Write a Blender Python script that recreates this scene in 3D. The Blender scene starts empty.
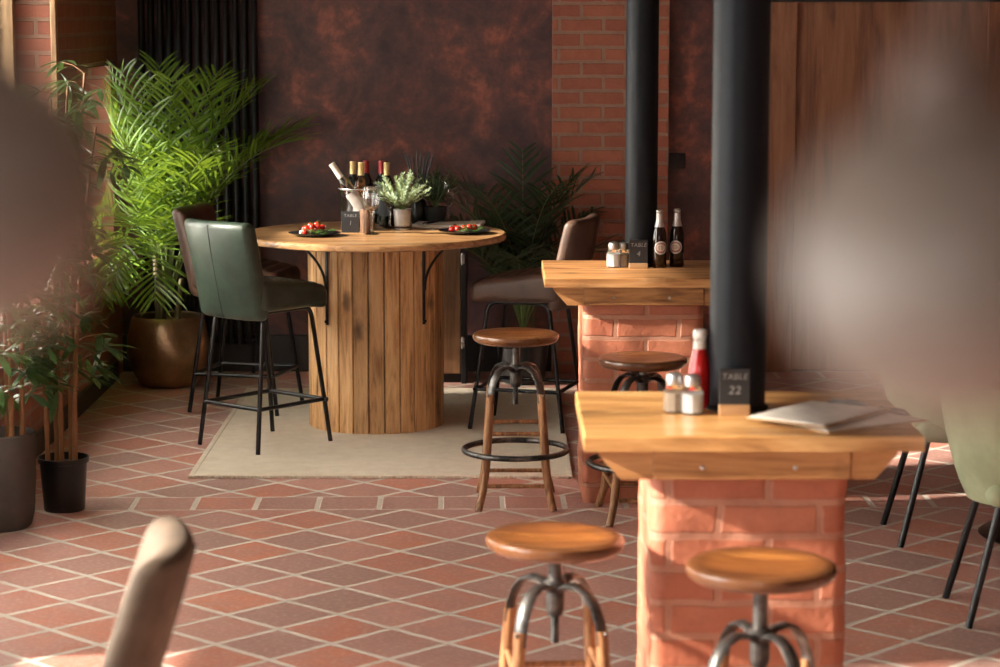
import bpy, bmesh, math, random
from mathutils import Vector, Matrix, noise
PI = math.pi
rad = math.radians
C = bpy.context.scene.collection
S = bpy.context.scene

# ------------------------------------------------------------------ camera, light, exposure
cam_d = bpy.data.cameras.new('camera')
cam_d.lens = 85.0
cam_d.sensor_width = 36.0
cam_d.clip_start = 0.05
cam = bpy.data.objects.new('camera', cam_d)
cam.location = (0, 0, 1.95)
cam.rotation_euler = (rad(90 - 7.81), 0, 0)
cam_d.dof.use_dof = True
cam_d.dof.focus_distance = 10.2
cam_d.dof.aperture_fstop = 4.0
C.objects.link(cam)
S.camera = cam

world = bpy.data.worlds.new('sky')
S.world = world
world.use_nodes = True
bg = world.node_tree.nodes['Background']
bg.inputs[0].default_value = (1.0, 0.97, 0.92, 1)
bg.inputs[1].default_value = 5.6

sun_d = bpy.data.lights.new('sun', 'SUN')
sun_d.energy = 13.0
sun_d.angle = rad(2.5)
sun_d.color = (1.0, 0.90, 0.76)
sun = bpy.data.objects.new('sun', sun_d)
SUN_DIR = Vector((1.0, 0.165, -0.46)).normalized()      # the way the light travels
sun.rotation_euler = SUN_DIR.to_track_quat('-Z', 'Y').to_euler()
sun.location = (-6, 8, 6)
C.objects.link(sun)

S.view_settings.view_transform = 'Standard'
S.view_settings.look = 'None'
S.view_settings.gamma = 1.0
S.view_settings.use_curve_mapping = False
S.view_settings.exposure = 0.5
S.cycles.use_denoising = True
S.cycles.max_bounces = 10
S.cycles.diffuse_bounces = 5
S.cycles.glossy_bounces = 4
S.cycles.transmission_bounces = 10
S.cycles.transparent_max_bounces = 12
S.cycles.sample_clamp_indirect = 6.0

# ------------------------------------------------------------------ node helpers
class NT:
    def __init__(s, name):
        s.m = bpy.data.materials.new(name)
        s.m.use_nodes = True
        s.t = s.m.node_tree
        s.n = s.t.nodes
        s.b = s.n['Principled BSDF']
        s.out = s.n['Material Output']
    def new(s, typ, **kw):
        n = s.n.new(typ)
        for k, v in kw.items():
            setattr(n, k, v)
        return n
    def put(s, sock, v):
        if isinstance(v, bpy.types.NodeSocket):
            s.t.links.new(v, sock)
        elif v is not None:
            if hasattr(sock.default_value, '__len__') and not hasattr(v, '__len__'):
                sock.default_value = (v, v, v)
            elif hasattr(v, '__len__') and len(v) == 3 and len(sock.default_value) == 4:
                sock.default_value = (*v, 1)
            else:
                sock.default_value = v
    def m2(s, op, a, b=None, c=None):
        n = s.new('ShaderNodeMath', operation=op)
        for i, v in enumerate((a, b, c)):
            if v is not None:
                s.put(n.inputs[i], v)
        return n.outputs[0]
    def geo(s):
        return s.new('ShaderNodeNewGeometry').outputs['Position']
    def obj(s):
        return s.new('ShaderNodeTexCoord').outputs['Object']
    def sep(s, v):
        n = s.new('ShaderNodeSeparateXYZ'); s.put(n.inputs[0], v); return n.outputs
    def comb(s, x, y, z=0.0):
        n = s.new('ShaderNodeCombineXYZ')
        for i, v in enumerate((x, y, z)):
            s.put(n.inputs[i], v)
        return n.outputs[0]
    def scale(s, v, sc):
        n = s.new('ShaderNodeMapping'); s.put(n.inputs['Vector'], v); n.inputs['Scale'].default_value = sc
        return n.outputs[0]
    def vadd(s, a, b):
        n = s.new('ShaderNodeVectorMath', operation='ADD'); s.put(n.inputs[0], a); s.put(n.inputs[1], b); return n.outputs[0]
    def noise(s, v, sc=5.0, det=4.0, rough=0.55, dist=0.0, col=False):
        n = s.new('ShaderNodeTexNoise')
        s.put(n.inputs['Vector'], v)
        n.inputs['Scale'].default_value = sc; n.inputs['Detail'].default_value = det
        n.inputs['Roughness'].default_value = rough; n.inputs['Distortion'].default_value = dist
        return n.outputs['Color' if col else 'Fac']
    def white(s, v):
        n = s.new('ShaderNodeTexWhiteNoise', noise_dimensions='3D'); s.put(n.inputs['Vector'], v); return n.outputs['Value']
    def ramp(s, f, stops, interp='LINEAR'):
        n = s.new('ShaderNodeValToRGB'); s.put(n.inputs[0], f)
        r = n.color_ramp; r.interpolation = interp
        while len(r.elements) < len(stops):
            r.elements.new(0.5)
        for e, (p, c) in zip(r.elements, stops):
            e.position = p; e.color = (*c, 1) if hasattr(c, '__len__') else (c, c, c, 1)
        return n.outputs[0]
    def mix(s, f, a, b, blend='MIX'):
        n = s.new('ShaderNodeMix', data_type='RGBA', blend_type=blend)
        s.put(n.inputs[0], f); s.put(n.inputs[6], a); s.put(n.inputs[7], b)
        return n.outputs[2]
    def mapr(s, v, a, b, c, d):
        n = s.new('ShaderNodeMapRange')
        for i, x in enumerate((v, a, b, c, d)):
            s.put(n.inputs[i], x)
        return n.outputs[0]
    def attr(s, name):
        return s.new('ShaderNodeAttribute', attribute_name=name).outputs['Fac']
    def rnd(s):
        return s.new('ShaderNodeObjectInfo').outputs['Random']
    def bump(s, h, strength=0.3, dist=0.01):
        n = s.new('ShaderNodeBump'); s.put(n.inputs['Height'], h)
        n.inputs['Strength'].default_value = strength; n.inputs['Distance'].default_value = dist
        s.t.links.new(n.outputs[0], s.b.inputs['Normal'])
    def set(s, **kw):
        for k, v in kw.items():
            s.put(s.b.inputs[{'color': 'Base Color', 'rough': 'Roughness', 'metal': 'Metallic', 'spec': 'Specular IOR Level',
                              'trans': 'Transmission Weight', 'ior': 'IOR', 'coat': 'Coat Weight', 'coatr': 'Coat Roughness',
                              'sheen': 'Sheen Weight'}[k]], v)
        return s.m

def plain(name, col, rough=0.5, metal=0.0, **kw):
    k = NT(name)
    v = k.noise(k.obj(), 30, 3)
    c = k.mix(k.mapr(v, 0.3, 0.7, 0.0, 1.0), tuple(x * 0.88 for x in col), tuple(min(1, x * 1.1) for x in col))
    return k.set(color=c, rough=rough, metal=metal, **kw)

def wood(name, dark, mid, light, axis=0, grain=9.0, rough=0.45, coat=0.0, knots=0.5, tint=False, bump=0.15, planks=None, rim=0.0):
    """grain along one object axis"""
    k = NT(name)
    p = k.obj()
    off = k.comb(k.m2('MULTIPLY', k.rnd(), 17.0), k.m2('MULTIPLY', k.rnd(), 9.0), k.m2('MULTIPLY', k.rnd(), 5.0))
    if tint:
        t = k.attr('tint')
        off = k.vadd(off, k.comb(k.m2('MULTIPLY', t, 23.0), k.m2('MULTIPLY', t, 41.0), k.m2('MULTIPLY', t, 13.0)))
    if planks:
        ax, w = planks
        t2 = k.m2('FLOOR', k.m2('DIVIDE', k.sep(p)[ax], w))
        off = k.vadd(off, k.comb(k.m2('MULTIPLY', t2, 3.7), k.m2('MULTIPLY', t2, 7.1), k.m2('MULTIPLY', t2, 2.3)))
    q = k.vadd(p, off)
    sc = [grain, grain, grain]; sc[axis] = grain * 0.09
    g = k.noise(k.scale(q, sc), 3.0, 8, 0.62, 1.2)
    g2 = k.noise(k.scale(q, [x * 5 for x in sc]), 3.0, 4, 0.6)
    f = k.m2('ADD', k.m2('MULTIPLY', g, 0.75), k.m2('MULTIPLY', g2, 0.25))
    c = k.ramp(f, [(0.36, dark), (0.49, mid), (0.63, light)])
    if knots:
        vs = [7.0, 7.0, 7.0]; vs[axis] = 3.6
        v = k.new('ShaderNodeTexVoronoi'); k.put(v.inputs['Vector'], k.scale(k.vadd(q, k.scale(k.noise(q, 14, 2, col=True), (.05, .05, .05))), vs)); v.inputs['Scale'].default_value = 1.0
        kn = k.ramp(v.outputs['Distance'], [(0.05, 1.0), (0.12, 0.75), (0.24, 0.0)])
        keep = k.m2('GREATER_THAN', k.sep(v.outputs['Color'])[0], 0.3)
        c = k.mix(k.m2('MULTIPLY', k.m2('MULTIPLY', kn, keep), knots), c, tuple(x * 0.35 for x in dark))
    if tint:
        c = k.mix(1.0, c, k.ramp(k.attr('tint'), [(0.0, (0.62, 0.58, 0.54)), (0.5, (0.9, 0.88, 0.86)), (1.0, (1.15, 1.12, 1.08))]), 'MULTIPLY')
    if planks:
        c = k.mix(1.0, c, k.ramp(k.white(k.comb(t2, 1.0, 2.0)), [(0.0, (0.78, 0.74, 0.7)), (1.0, (1.1, 1.08, 1.05))]), 'MULTIPLY')
    if rim:                                              # burnished, darker stain worn in round the edge of a seat
        pp = k.sep(p)
        rr = k.m2('SQRT', k.m2('ADD', k.m2('MULTIPLY', pp[0], pp[0]), k.m2('MULTIPLY', pp[1], pp[1])))
        rr = k.m2('ADD', rr, k.m2('MULTIPLY', k.m2('SUBTRACT', k.noise(q, 12, 4), 0.5), 0.09))
        c = k.mix(k.ramp(rr, [(rim * 0.55, 0.0), (rim * 0.92, 0.85)]), c, (0.095, 0.036, 0.014))
    k.set(color=c, rough=k.mapr(g, 0.3, 0.7, rough + 0.08, rough - 0.06), coat=coat, coatr=0.25)
    k.bump(f, bump, 0.004)
    return k.m

# ------------------------------------------------------------------ materials
TH = rad(0.94); TA = 0.255
def mat_floor():
    k = NT('terracotta_tile')
    p = k.sep(k.geo())
    x = k.m2('ADD', p[0], 1.096); y = k.m2('SUBTRACT', p[1], 9.104)
    def lin(ax, ay):
        return k.m2('ADD', k.m2('MULTIPLY', x, ax), k.m2('MULTIPLY', y, ay))
    wob = k.m2('MULTIPLY', k.m2('SUBTRACT', k.noise(k.geo(), 7, 2), 0.5), 0.02)
    u = k.m2('ADD', k.m2('DIVIDE', lin(math.cos(TH - PI / 4), math.sin(TH - PI / 4)), TA), wob)
    v = k.m2('ADD', k.m2('DIVIDE', lin(math.cos(TH + PI / 4), math.sin(TH + PI / 4)), TA), wob)
    xr = lin(math.cos(TH), math.sin(TH)); yr = lin(-math.sin(TH), math.cos(TH))
    def edge(t, a):
        f = k.m2('FRACT', t)
        return k.m2('MULTIPLY', k.m2('MINIMUM', f, k.m2('SUBTRACT', 1.0, f)), a)
    d1 = k.m2('MINIMUM', edge(u, TA), edge(v, TA))
    id1 = k.comb(k.m2('FLOOR', u), k.m2('FLOOR', v), 1.0)
    def strip(y0, y1, ph):
        inside = k.m2('MULTIPLY', k.m2('GREATER_THAN', yr, y0), k.m2('LESS_THAN', yr, y1))
        s = k.m2('DIVIDE', k.m2('ADD', xr, ph), 0.2445)
        dy = k.m2('MINIMUM', k.m2('SUBTRACT', yr, y0), k.m2('SUBTRACT', y1, yr))
        d = k.m2('MINIMUM', edge(s, 0.2445), dy)
        return inside, d, k.comb(k.m2('FLOOR', s), y0 * 7, 5.0)
    d, idn = d1, id1
    for (a, b, ph) in ((0.0, 0.255, 0.115), (3.30, 3.54, 0.05)):
        i, dd, ii = strip(a, b, ph)
        d = k.m2('ADD', k.m2('MULTIPLY', d, k.m2('SUBTRACT', 1.0, i)), k.m2('MULTIPLY', dd, i))
        idn = k.mix(i, idn, ii)
    rag = k.m2('MULTIPLY', k.m2('SUBTRACT', k.noise(k.geo(), 45, 4), 0.5), 0.010)
    tile = k.mapr(k.m2('ADD', d, rag), 0.0092, 0.0135, 0.0, 1.0)
    r = k.white(idn)
    col = k.ramp(r, [(0.0, (0.32, 0.19, 0.165)), (0.25, (0.46, 0.225, 0.18)), (0.5, (0.51, 0.24, 0.19)),
                     (0.75, (0.50, 0.18, 0.12)), (1.0, (0.58, 0.21, 0.13))])
    n1 = k.noise(k.geo(), 9, 6, 0.65); n2 = k.noise(k.geo(), 55, 4, 0.6)
    col = k.mix(k.mapr(n1, 0.38, 0.66, 0.0, 0.6), col, (0.44, 0.27, 0.23))
    col = k.mix(k.mapr(n2, 0.48, 0.72, 0.0, 0.5), col, (0.64, 0.44, 0.37))
    gr = k.mix(k.noise(k.geo(), 25, 4), (0.50, 0.43, 0.36), (0.70, 0.63, 0.55))
    k.set(color=k.mix(tile, gr, col), rough=k.m2('ADD', k.mapr(tile, 0, 1, 0.8, 0.40), k.mapr(n1, 0.3, 0.7, 0.0, 0.16)), spec=0.5)
    hgt = k.m2('ADD', k.m2('MULTIPLY', tile, 0.5), k.m2('ADD', k.m2('MULTIPLY', n1, 0.35), k.m2('MULTIPLY', n2, 0.1)))
    k.bump(hgt, 0.5, 0.006)
    return k.m

def mat_copper():
    k = NT('mottled_copper_plaster')
    p = k.geo()
    a = k.noise(p, 3.8, 8, 0.66, 0.5); b = k.noise(k.vadd(p, (3, 1, 7)), 13.0, 6, 0.65, 0.3); c3 = k.noise(p, 40, 3)
    f = k.m2('ADD', k.m2('MULTIPLY', a, 0.62), k.m2('MULTIPLY', b, 0.38))
    col = k.ramp(f, [(0.38, (0.058, 0.029, 0.031)), (0.47, (0.088, 0.039, 0.039)), (0.55, (0.15, 0.054, 0.043)), (0.64, (0.33, 0.10, 0.06))])
    col = k.mix(k.mapr(c3, 0.55, 0.8, 0, 0.3), col, (0.11, 0.06, 0.055))
    k.set(color=col, rough=k.mapr(f, 0.35, 0.65, 0.5, 0.38), metal=0.15)
    k.bump(k.m2('ADD', b, k.m2('MULTIPLY', c3, 0.4)), 0.25, 0.006)
    return k.m

def mat_brick(name, bw, bh, c_a, c_b, mort, phase=0.0, zph=0.0, rough=0.55, msize=0.011, soft=0.3, dirt=0.35, bumps=0.6):
    k = NT(name)
    p = k.sep(k.geo())
    h = k.m2('ADD', k.m2('ADD', p[0], p[1]), phase)
    wob = k.m2('MULTIPLY', k.m2('SUBTRACT', k.noise(k.geo(), 10, 3), 0.5), 0.012)
    vec = k.comb(k.m2('ADD', h, wob), k.m2('ADD', k.m2('ADD', p[2], zph), wob), 0.0)
    n = k.new('ShaderNodeTexBrick', offset=0.5)
    k.put(n.inputs['Vector'], vec)
    n.inputs['Scale'].default_value = 1.0
    n.inputs['Brick Width'].default_value = bw; n.inputs['Row Height'].default_value = bh
    n.inputs['Mortar Size'].default_value = msize; n.inputs['Mortar Smooth'].default_value = soft
    n.inputs['Bias'].default_value = 0.0
    n.inputs['Color1'].default_value = (*c_a, 1); n.inputs['Color2'].default_value = (*c_b, 1); n.inputs['Mortar'].default_value = (*mort, 1)
    n1 = k.noise(k.geo(), 14, 6, 0.65); n2 = k.noise(k.geo(), 60, 4, 0.6)
    col = k.mix(k.mapr(n1, 0.42, 0.72, 0, dirt), n.outputs['Color'], tuple(x * 0.5 for x in c_a))
    col = k.mix(k.mapr(n2, 0.58, 0.8, 0, 0.35), col, mort)
    k.set(color=col, rough=rough)
    k.bump(k.m2('ADD', k.m2('MULTIPLY', n.outputs['Fac'], -0.8), k.m2('ADD', k.m2('MULTIPLY', n1, 0.5), k.m2('MULTIPLY', n2, 0.25))), bumps, 0.012)
    return k.m

def mat_glass(name, col=(1, 1, 1), rough=0.0):
    k = NT(name)
    return k.set(color=(*col, 1), trans=1.0, rough=rough, ior=1.55)

def mat_pane():
    k = NT('window_glass')
    g = k.new('ShaderNodeBsdfGlossy'); g.inputs['Roughness'].default_value = 0.02
    t = k.new('ShaderNodeBsdfTransparent')
    fr = k.new('ShaderNodeFresnel'); fr.inputs[0].default_value = 1.3
    mx = k.new('ShaderNodeMixShader')
    k.t.links.new(fr.outputs[0], mx.inputs[0]); k.t.links.new(t.outputs[0], mx.inputs[1]); k.t.links.new(g.outputs[0], mx.inputs[2])
    k.t.links.new(mx.outputs[0], k.out.inputs[0])
    return k.m

def mat_sun_diffuser():
    k = NT('sun_diffuser_sheet')  # translucent sheet added at the windows to soften the sun
    g = k.new('ShaderNodeBsdfGlossy'); g.inputs['Roughness'].default_value = 0.3
    t = k.new('ShaderNodeBsdfTranslucent'); t.inputs[0].default_value = (0.95, 0.95, 0.93, 1)
    mx = k.new('ShaderNodeMixShader'); mx.inputs[0].default_value = 0.05
    k.t.links.new(t.outputs[0], mx.inputs[1]); k.t.links.new(g.outputs[0], mx.inputs[2])
    k.t.links.new(mx.outputs[0], k.out.inputs[0])
    return k.m

def mat_leather(name, col, rough=0.42, amp=0.4):
    k = NT(name)
    n1 = k.noise(k.obj(), 9, 5, 0.6); n2 = k.noise(k.obj(), 120, 3)
    c = k.mix(k.mapr(n1, 0.3, 0.7, 0, 1), tuple(x * (1 - amp) for x in col), tuple(x * (1 + amp) for x in col))
    k.set(color=c, rough=k.mapr(n1, 0.3, 0.7, rough + 0.1, rough - 0.05))
    k.bump(k.m2('ADD', n1, k.m2('MULTIPLY', n2, 0.3)), 0.25, 0.004)
    return k.m

def mat_leaf(name, a, b, rough=0.35, trans=0.35):
    k = NT(name)
    n = k.noise(k.obj(), 6, 3)
    c = k.mix(k.mapr(n, 0.3, 0.7, 0, 1), a, b)
    k.set(color=c, rough=rough)
    tr = k.new('ShaderNodeBsdfTranslucent'); k.put(tr.inputs[0], k.mix(0.5, c, (b[0] * 2.0, b[1] * 1.7, b[2] * 0.6)))
    mx = k.new('ShaderNodeMixShader'); mx.inputs[0].default_value = trans
    k.t.links.new(k.b.outputs[0], mx.inputs[1]); k.t.links.new(tr.outputs[0], mx.inputs[2])
    k.t.links.new(mx.outputs[0], k.out.inputs[0])
    return k.m

def mat_rug():
    k = NT('woven_jute')
    p = k.sep(k.geo())
    sx = k.m2('SINE', k.m2('MULTIPLY', p[0], 420.0)); sy = k.m2('SINE', k.m2('MULTIPLY', p[1], 260.0))
    w = k.m2('MULTIPLY', sx, sy)
    n = k.noise(k.geo(), 14, 5, 0.7); n2 = k.noise(k.scale(k.geo(), (90, 20, 20)), 3, 3)
    c = k.mix(k.mapr(n, 0.3, 0.7, 0, 1), (0.62, 0.53, 0.41), (0.74, 0.66, 0.53))
    c = k.mix(k.mapr(w, -1, 1, 0, 0.25), c, (0.50, 0.42, 0.31))
    c = k.mix(k.mapr(n2, 0.45, 0.75, 0, 0.35), c, (0.72, 0.65, 0.54))
    k.set(color=c, rough=0.9)
    k.bump(w, 0.4, 0.004)
    return k.m

def mat_bronze_pot():
    k = NT('hammered_bronze')
    v = k.new('ShaderNodeTexVoronoi'); k.put(v.inputs['Vector'], k.obj()); v.inputs['Scale'].default_value = 45
    n = k.noise(k.obj(), 8, 5, 0.6)
    c = k.mix(k.mapr(n, 0.3, 0.7, 0, 1), (0.24, 0.155, 0.09), (0.46, 0.31, 0.18))
    k.set(color=c, rough=0.30, metal=0.85)
    k.bump(v.outputs['Distance'], 0.16, 0.006)
    return k.m

def mat_metal_wear(name, a, b, rough=0.35):
    k = NT(name)
    n = k.noise(k.obj(), 14, 6, 0.65)
    k.set(color=k.mix(k.mapr(n, 0.4, 0.65, 0, 1), a, b), rough=k.mapr(n, 0.3, 0.7, rough + 0.12, rough - 0.06), metal=0.85)
    k.bump(n, 0.1, 0.003)
    return k.m

M = dict(
    floor=mat_floor(), copper=mat_copper(), rug=mat_rug(), pane=mat_pane(), sun_diffuser=mat_sun_diffuser(), bronze=mat_bronze_pot(),
    brick_pillar=mat_brick('red_brick', 0.247, 0.0845, (0.42, 0.13, 0.07), (0.49, 0.17, 0.092), (0.45, 0.21, 0.135), phase=0.06, zph=0.0125),
    brick_wall=mat_brick('orange_brick', 0.235, 0.077, (0.30, 0.085, 0.048), (0.40, 0.12, 0.06), (0.30, 0.17, 0.12), phase=0.1, zph=0.02),
    brick_jamb=mat_brick('window_brick', 0.235, 0.077, (0.26, 0.08, 0.045), (0.34, 0.11, 0.06), (0.28, 0.17, 0.115), phase=0.0, zph=0.02),
    plank=wood('pine_plank', (0.25, 0.12, 0.045), (0.58, 0.335, 0.145), (0.74, 0.48, 0.25), axis=2, grain=8, rough=0.6, knots=0.85, tint=True, bump=0.3),
    top=wood('oak_top', (0.20, 0.095, 0.035), (0.44, 0.24, 0.10), (0.60, 0.37, 0.18), axis=0, grain=7, rough=0.36, coat=0.25, knots=0.6, planks=(1, 0.15)),
    honey=wood('honey_oak', (0.21, 0.088, 0.026), (0.46, 0.235, 0.080), (0.62, 0.37, 0.15), axis=0, grain=5.5, rough=0.32, coat=0.3, knots=0.7, planks=(1, 0.23)),
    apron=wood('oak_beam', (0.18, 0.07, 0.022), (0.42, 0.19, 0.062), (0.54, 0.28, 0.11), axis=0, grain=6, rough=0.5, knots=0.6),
    seat=wood('varnished_seat', (0.12, 0.038, 0.011), (0.29, 0.100, 0.024), (0.41, 0.17, 0.045), axis=0, grain=6, rough=0.3, coat=0.4, knots=0.0, bump=0.08, rim=0.172),
    leg_wood=wood('walnut_leg', (0.10, 0.042, 0.016), (0.27, 0.12, 0.048), (0.44, 0.22, 0.095), axis=2, grain=14, rough=0.42, knots=0.0),
    cabinet=wood('shaded_stained_board', (0.09, 0.04, 0.016), (0.17, 0.08, 0.032), (0.25, 0.125, 0.055), axis=2, grain=6, rough=0.55, knots=0.6),  # board tone lowered for the shade behind the drum
    frame_wood=wood('window_oak', (0.22, 0.12, 0.055), (0.42, 0.26, 0.13), (0.56, 0.38, 0.21), axis=2, grain=6, rough=0.5, knots=0.3),
    door_wood=wood('door_oak', (0.15, 0.06, 0.03), (0.25, 0.10, 0.05), (0.33, 0.145, 0.075), axis=2, grain=4, rough=0.5, knots=0.2),
    clip_wood=wood('clipboard_wood', (0.30, 0.17, 0.08), (0.42, 0.26, 0.13), (0.52, 0.34, 0.18), axis=0, grain=9, rough=0.5, knots=0.0),
    black=plain('black_steel', (0.007, 0.007, 0.008), 0.28, 0.0, spec=0.4),
    pipe=plain('painted_steel', (0.008, 0.010, 0.014), 0.45, 0.0, spec=0.2),
    radiator=plain('radiator_black', (0.006, 0.0055, 0.006), 0.4, spec=0.3),
    skirting=plain('black_skirting', (0.016, 0.013, 0.014), 0.5),
    iron=mat_metal_wear('worn_iron', (0.05, 0.05, 0.05), (0.20, 0.19, 0.18), 0.38),
    steel=mat_metal_wear('steel', (0.5, 0.5, 0.5), (0.62, 0.62, 0.6), 0.3),
    tin=plain('galvanised_tin', (0.40, 0.41, 0.42), 0.38, 0.35),
    green_leather=mat_leather('green_leather', (0.030, 0.046, 0.032), 0.36, 0.45),
    brown_leather=mat_leather('brown_leather', (0.085, 0.045, 0.030), 0.46, 0.35),
    taupe=mat_leather('taupe_suede', (0.125, 0.086, 0.058), 0.75, 0.3),
    sage=mat_leather('sage_velvet', (0.30, 0.33, 0.20), 0.7, 0.15),
    seam=plain('seam_thread', (0.02, 0.025, 0.02), 0.8),
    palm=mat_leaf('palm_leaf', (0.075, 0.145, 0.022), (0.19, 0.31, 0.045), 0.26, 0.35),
    stalk=plain('palm_stalk', (0.16, 0.22, 0.06), 0.5),
    trunk=plain('palm_trunk', (0.12, 0.10, 0.045), 0.8),
    shade_palm=mat_leaf('shaded_palm_leaf', (0.018, 0.040, 0.016), (0.035, 0.075, 0.028), 0.35, 0.2),  # leaf colour darkened to paint in the shade by the pier
    bamboo_leaf=mat_leaf('bamboo_leaf', (0.04, 0.085, 0.03), (0.085, 0.15, 0.05), 0.3, 0.3),
    cane=plain('bamboo_cane', (0.25, 0.115, 0.045), 0.5),
    soil=plain('soil', (0.03, 0.02, 0.014), 0.95),
    nursery=plain('black_plastic', (0.012, 0.012, 0.013), 0.38),
    grey_pot=plain('grey_ceramic', (0.07, 0.06, 0.053), 0.55),
    herb=mat_leaf('silver_herb', (0.24, 0.34, 0.22), (0.42, 0.52, 0.38), 0.6, 0.25),
    rosemary=mat_leaf('dark_herb', (0.03, 0.06, 0.03), (0.06, 0.10, 0.045), 0.6, 0.2),
    glass=mat_glass('clear_glass', (1, 1, 1), 0.025),
    dark_glass=plain('dark_green_bottle', (0.008, 0.012, 0.007), 0.06, spec=0.7),
    brown_glass=plain('dark_brown_bottle', (0.016, 0.006, 0.003), 0.07, spec=0.7),
    rose=mat_glass('amber_glass', (0.85, 0.42, 0.14), 0.02),
    white_wine=mat_glass('pale_bottle', (0.80, 0.82, 0.70)),
    gold=plain('gold_foil', (0.62, 0.46, 0.20), 0.35, 0.35),
    white_foil=plain('white_foil', (0.78, 0.74, 0.66), 0.4),
    red_foil=plain('red_foil', (0.42, 0.018, 0.022), 0.35),
    label=plain('paper_label', (0.68, 0.62, 0.57), 0.55),
    label_red=plain('label_red', (0.34, 0.13, 0.11), 0.55),
    silver=plain('silver_foil', (0.62, 0.60, 0.60), 0.3, 0.4),
    ketchup=plain('ketchup', (0.48, 0.012, 0.010), 0.12, coat=0.6),
    white_plastic=plain('white_cap', (0.84, 0.82, 0.78), 0.4),
    salt=plain('salt', (0.86, 0.85, 0.83), 0.8),
    pepper=plain('ground_pepper', (0.46, 0.36, 0.26), 0.8),
    slate=plain('slate', (0.020, 0.021, 0.024), 0.55),
    chalk=plain('chalk', (0.30, 0.30, 0.30), 0.9),
    block=wood('sign_block', (0.30, 0.15, 0.06), (0.46, 0.26, 0.12), (0.56, 0.34, 0.17), axis=0, grain=9, rough=0.5, knots=0.0),
    paper=plain('menu_paper', (0.72, 0.67, 0.60), 0.7),
    napkin=plain('napkin_linen', (0.80, 0.75, 0.68), 0.8),
    plate=plain('black_plate', (0.018, 0.018, 0.018), 0.25),
    tomato=plain('tomato', (0.52, 0.022, 0.012), 0.18, coat=0.4),
    cream=plain('soft_cheese', (0.80, 0.74, 0.60), 0.5),
    salad=mat_leaf('salad_green', (0.05, 0.13, 0.025), (0.11, 0.24, 0.05), 0.4, 0.25),
    bark=wood('bark_wrap', (0.04, 0.02, 0.011), (0.13, 0.065, 0.034), (0.26, 0.15, 0.08), axis=2, grain=16, rough=0.8, knots=0.0, bump=0.7),
    ceiling=plain('ceiling_plaster', (0.20, 0.165, 0.14), 0.9),
    wall_paint=plain('dark_wall_paint', (0.17, 0.10, 0.075), 0.85),
    smoke=plain('smoked_pearl_glass', (0.17, 0.134, 0.11), 0.4, 0.0),
)

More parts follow.
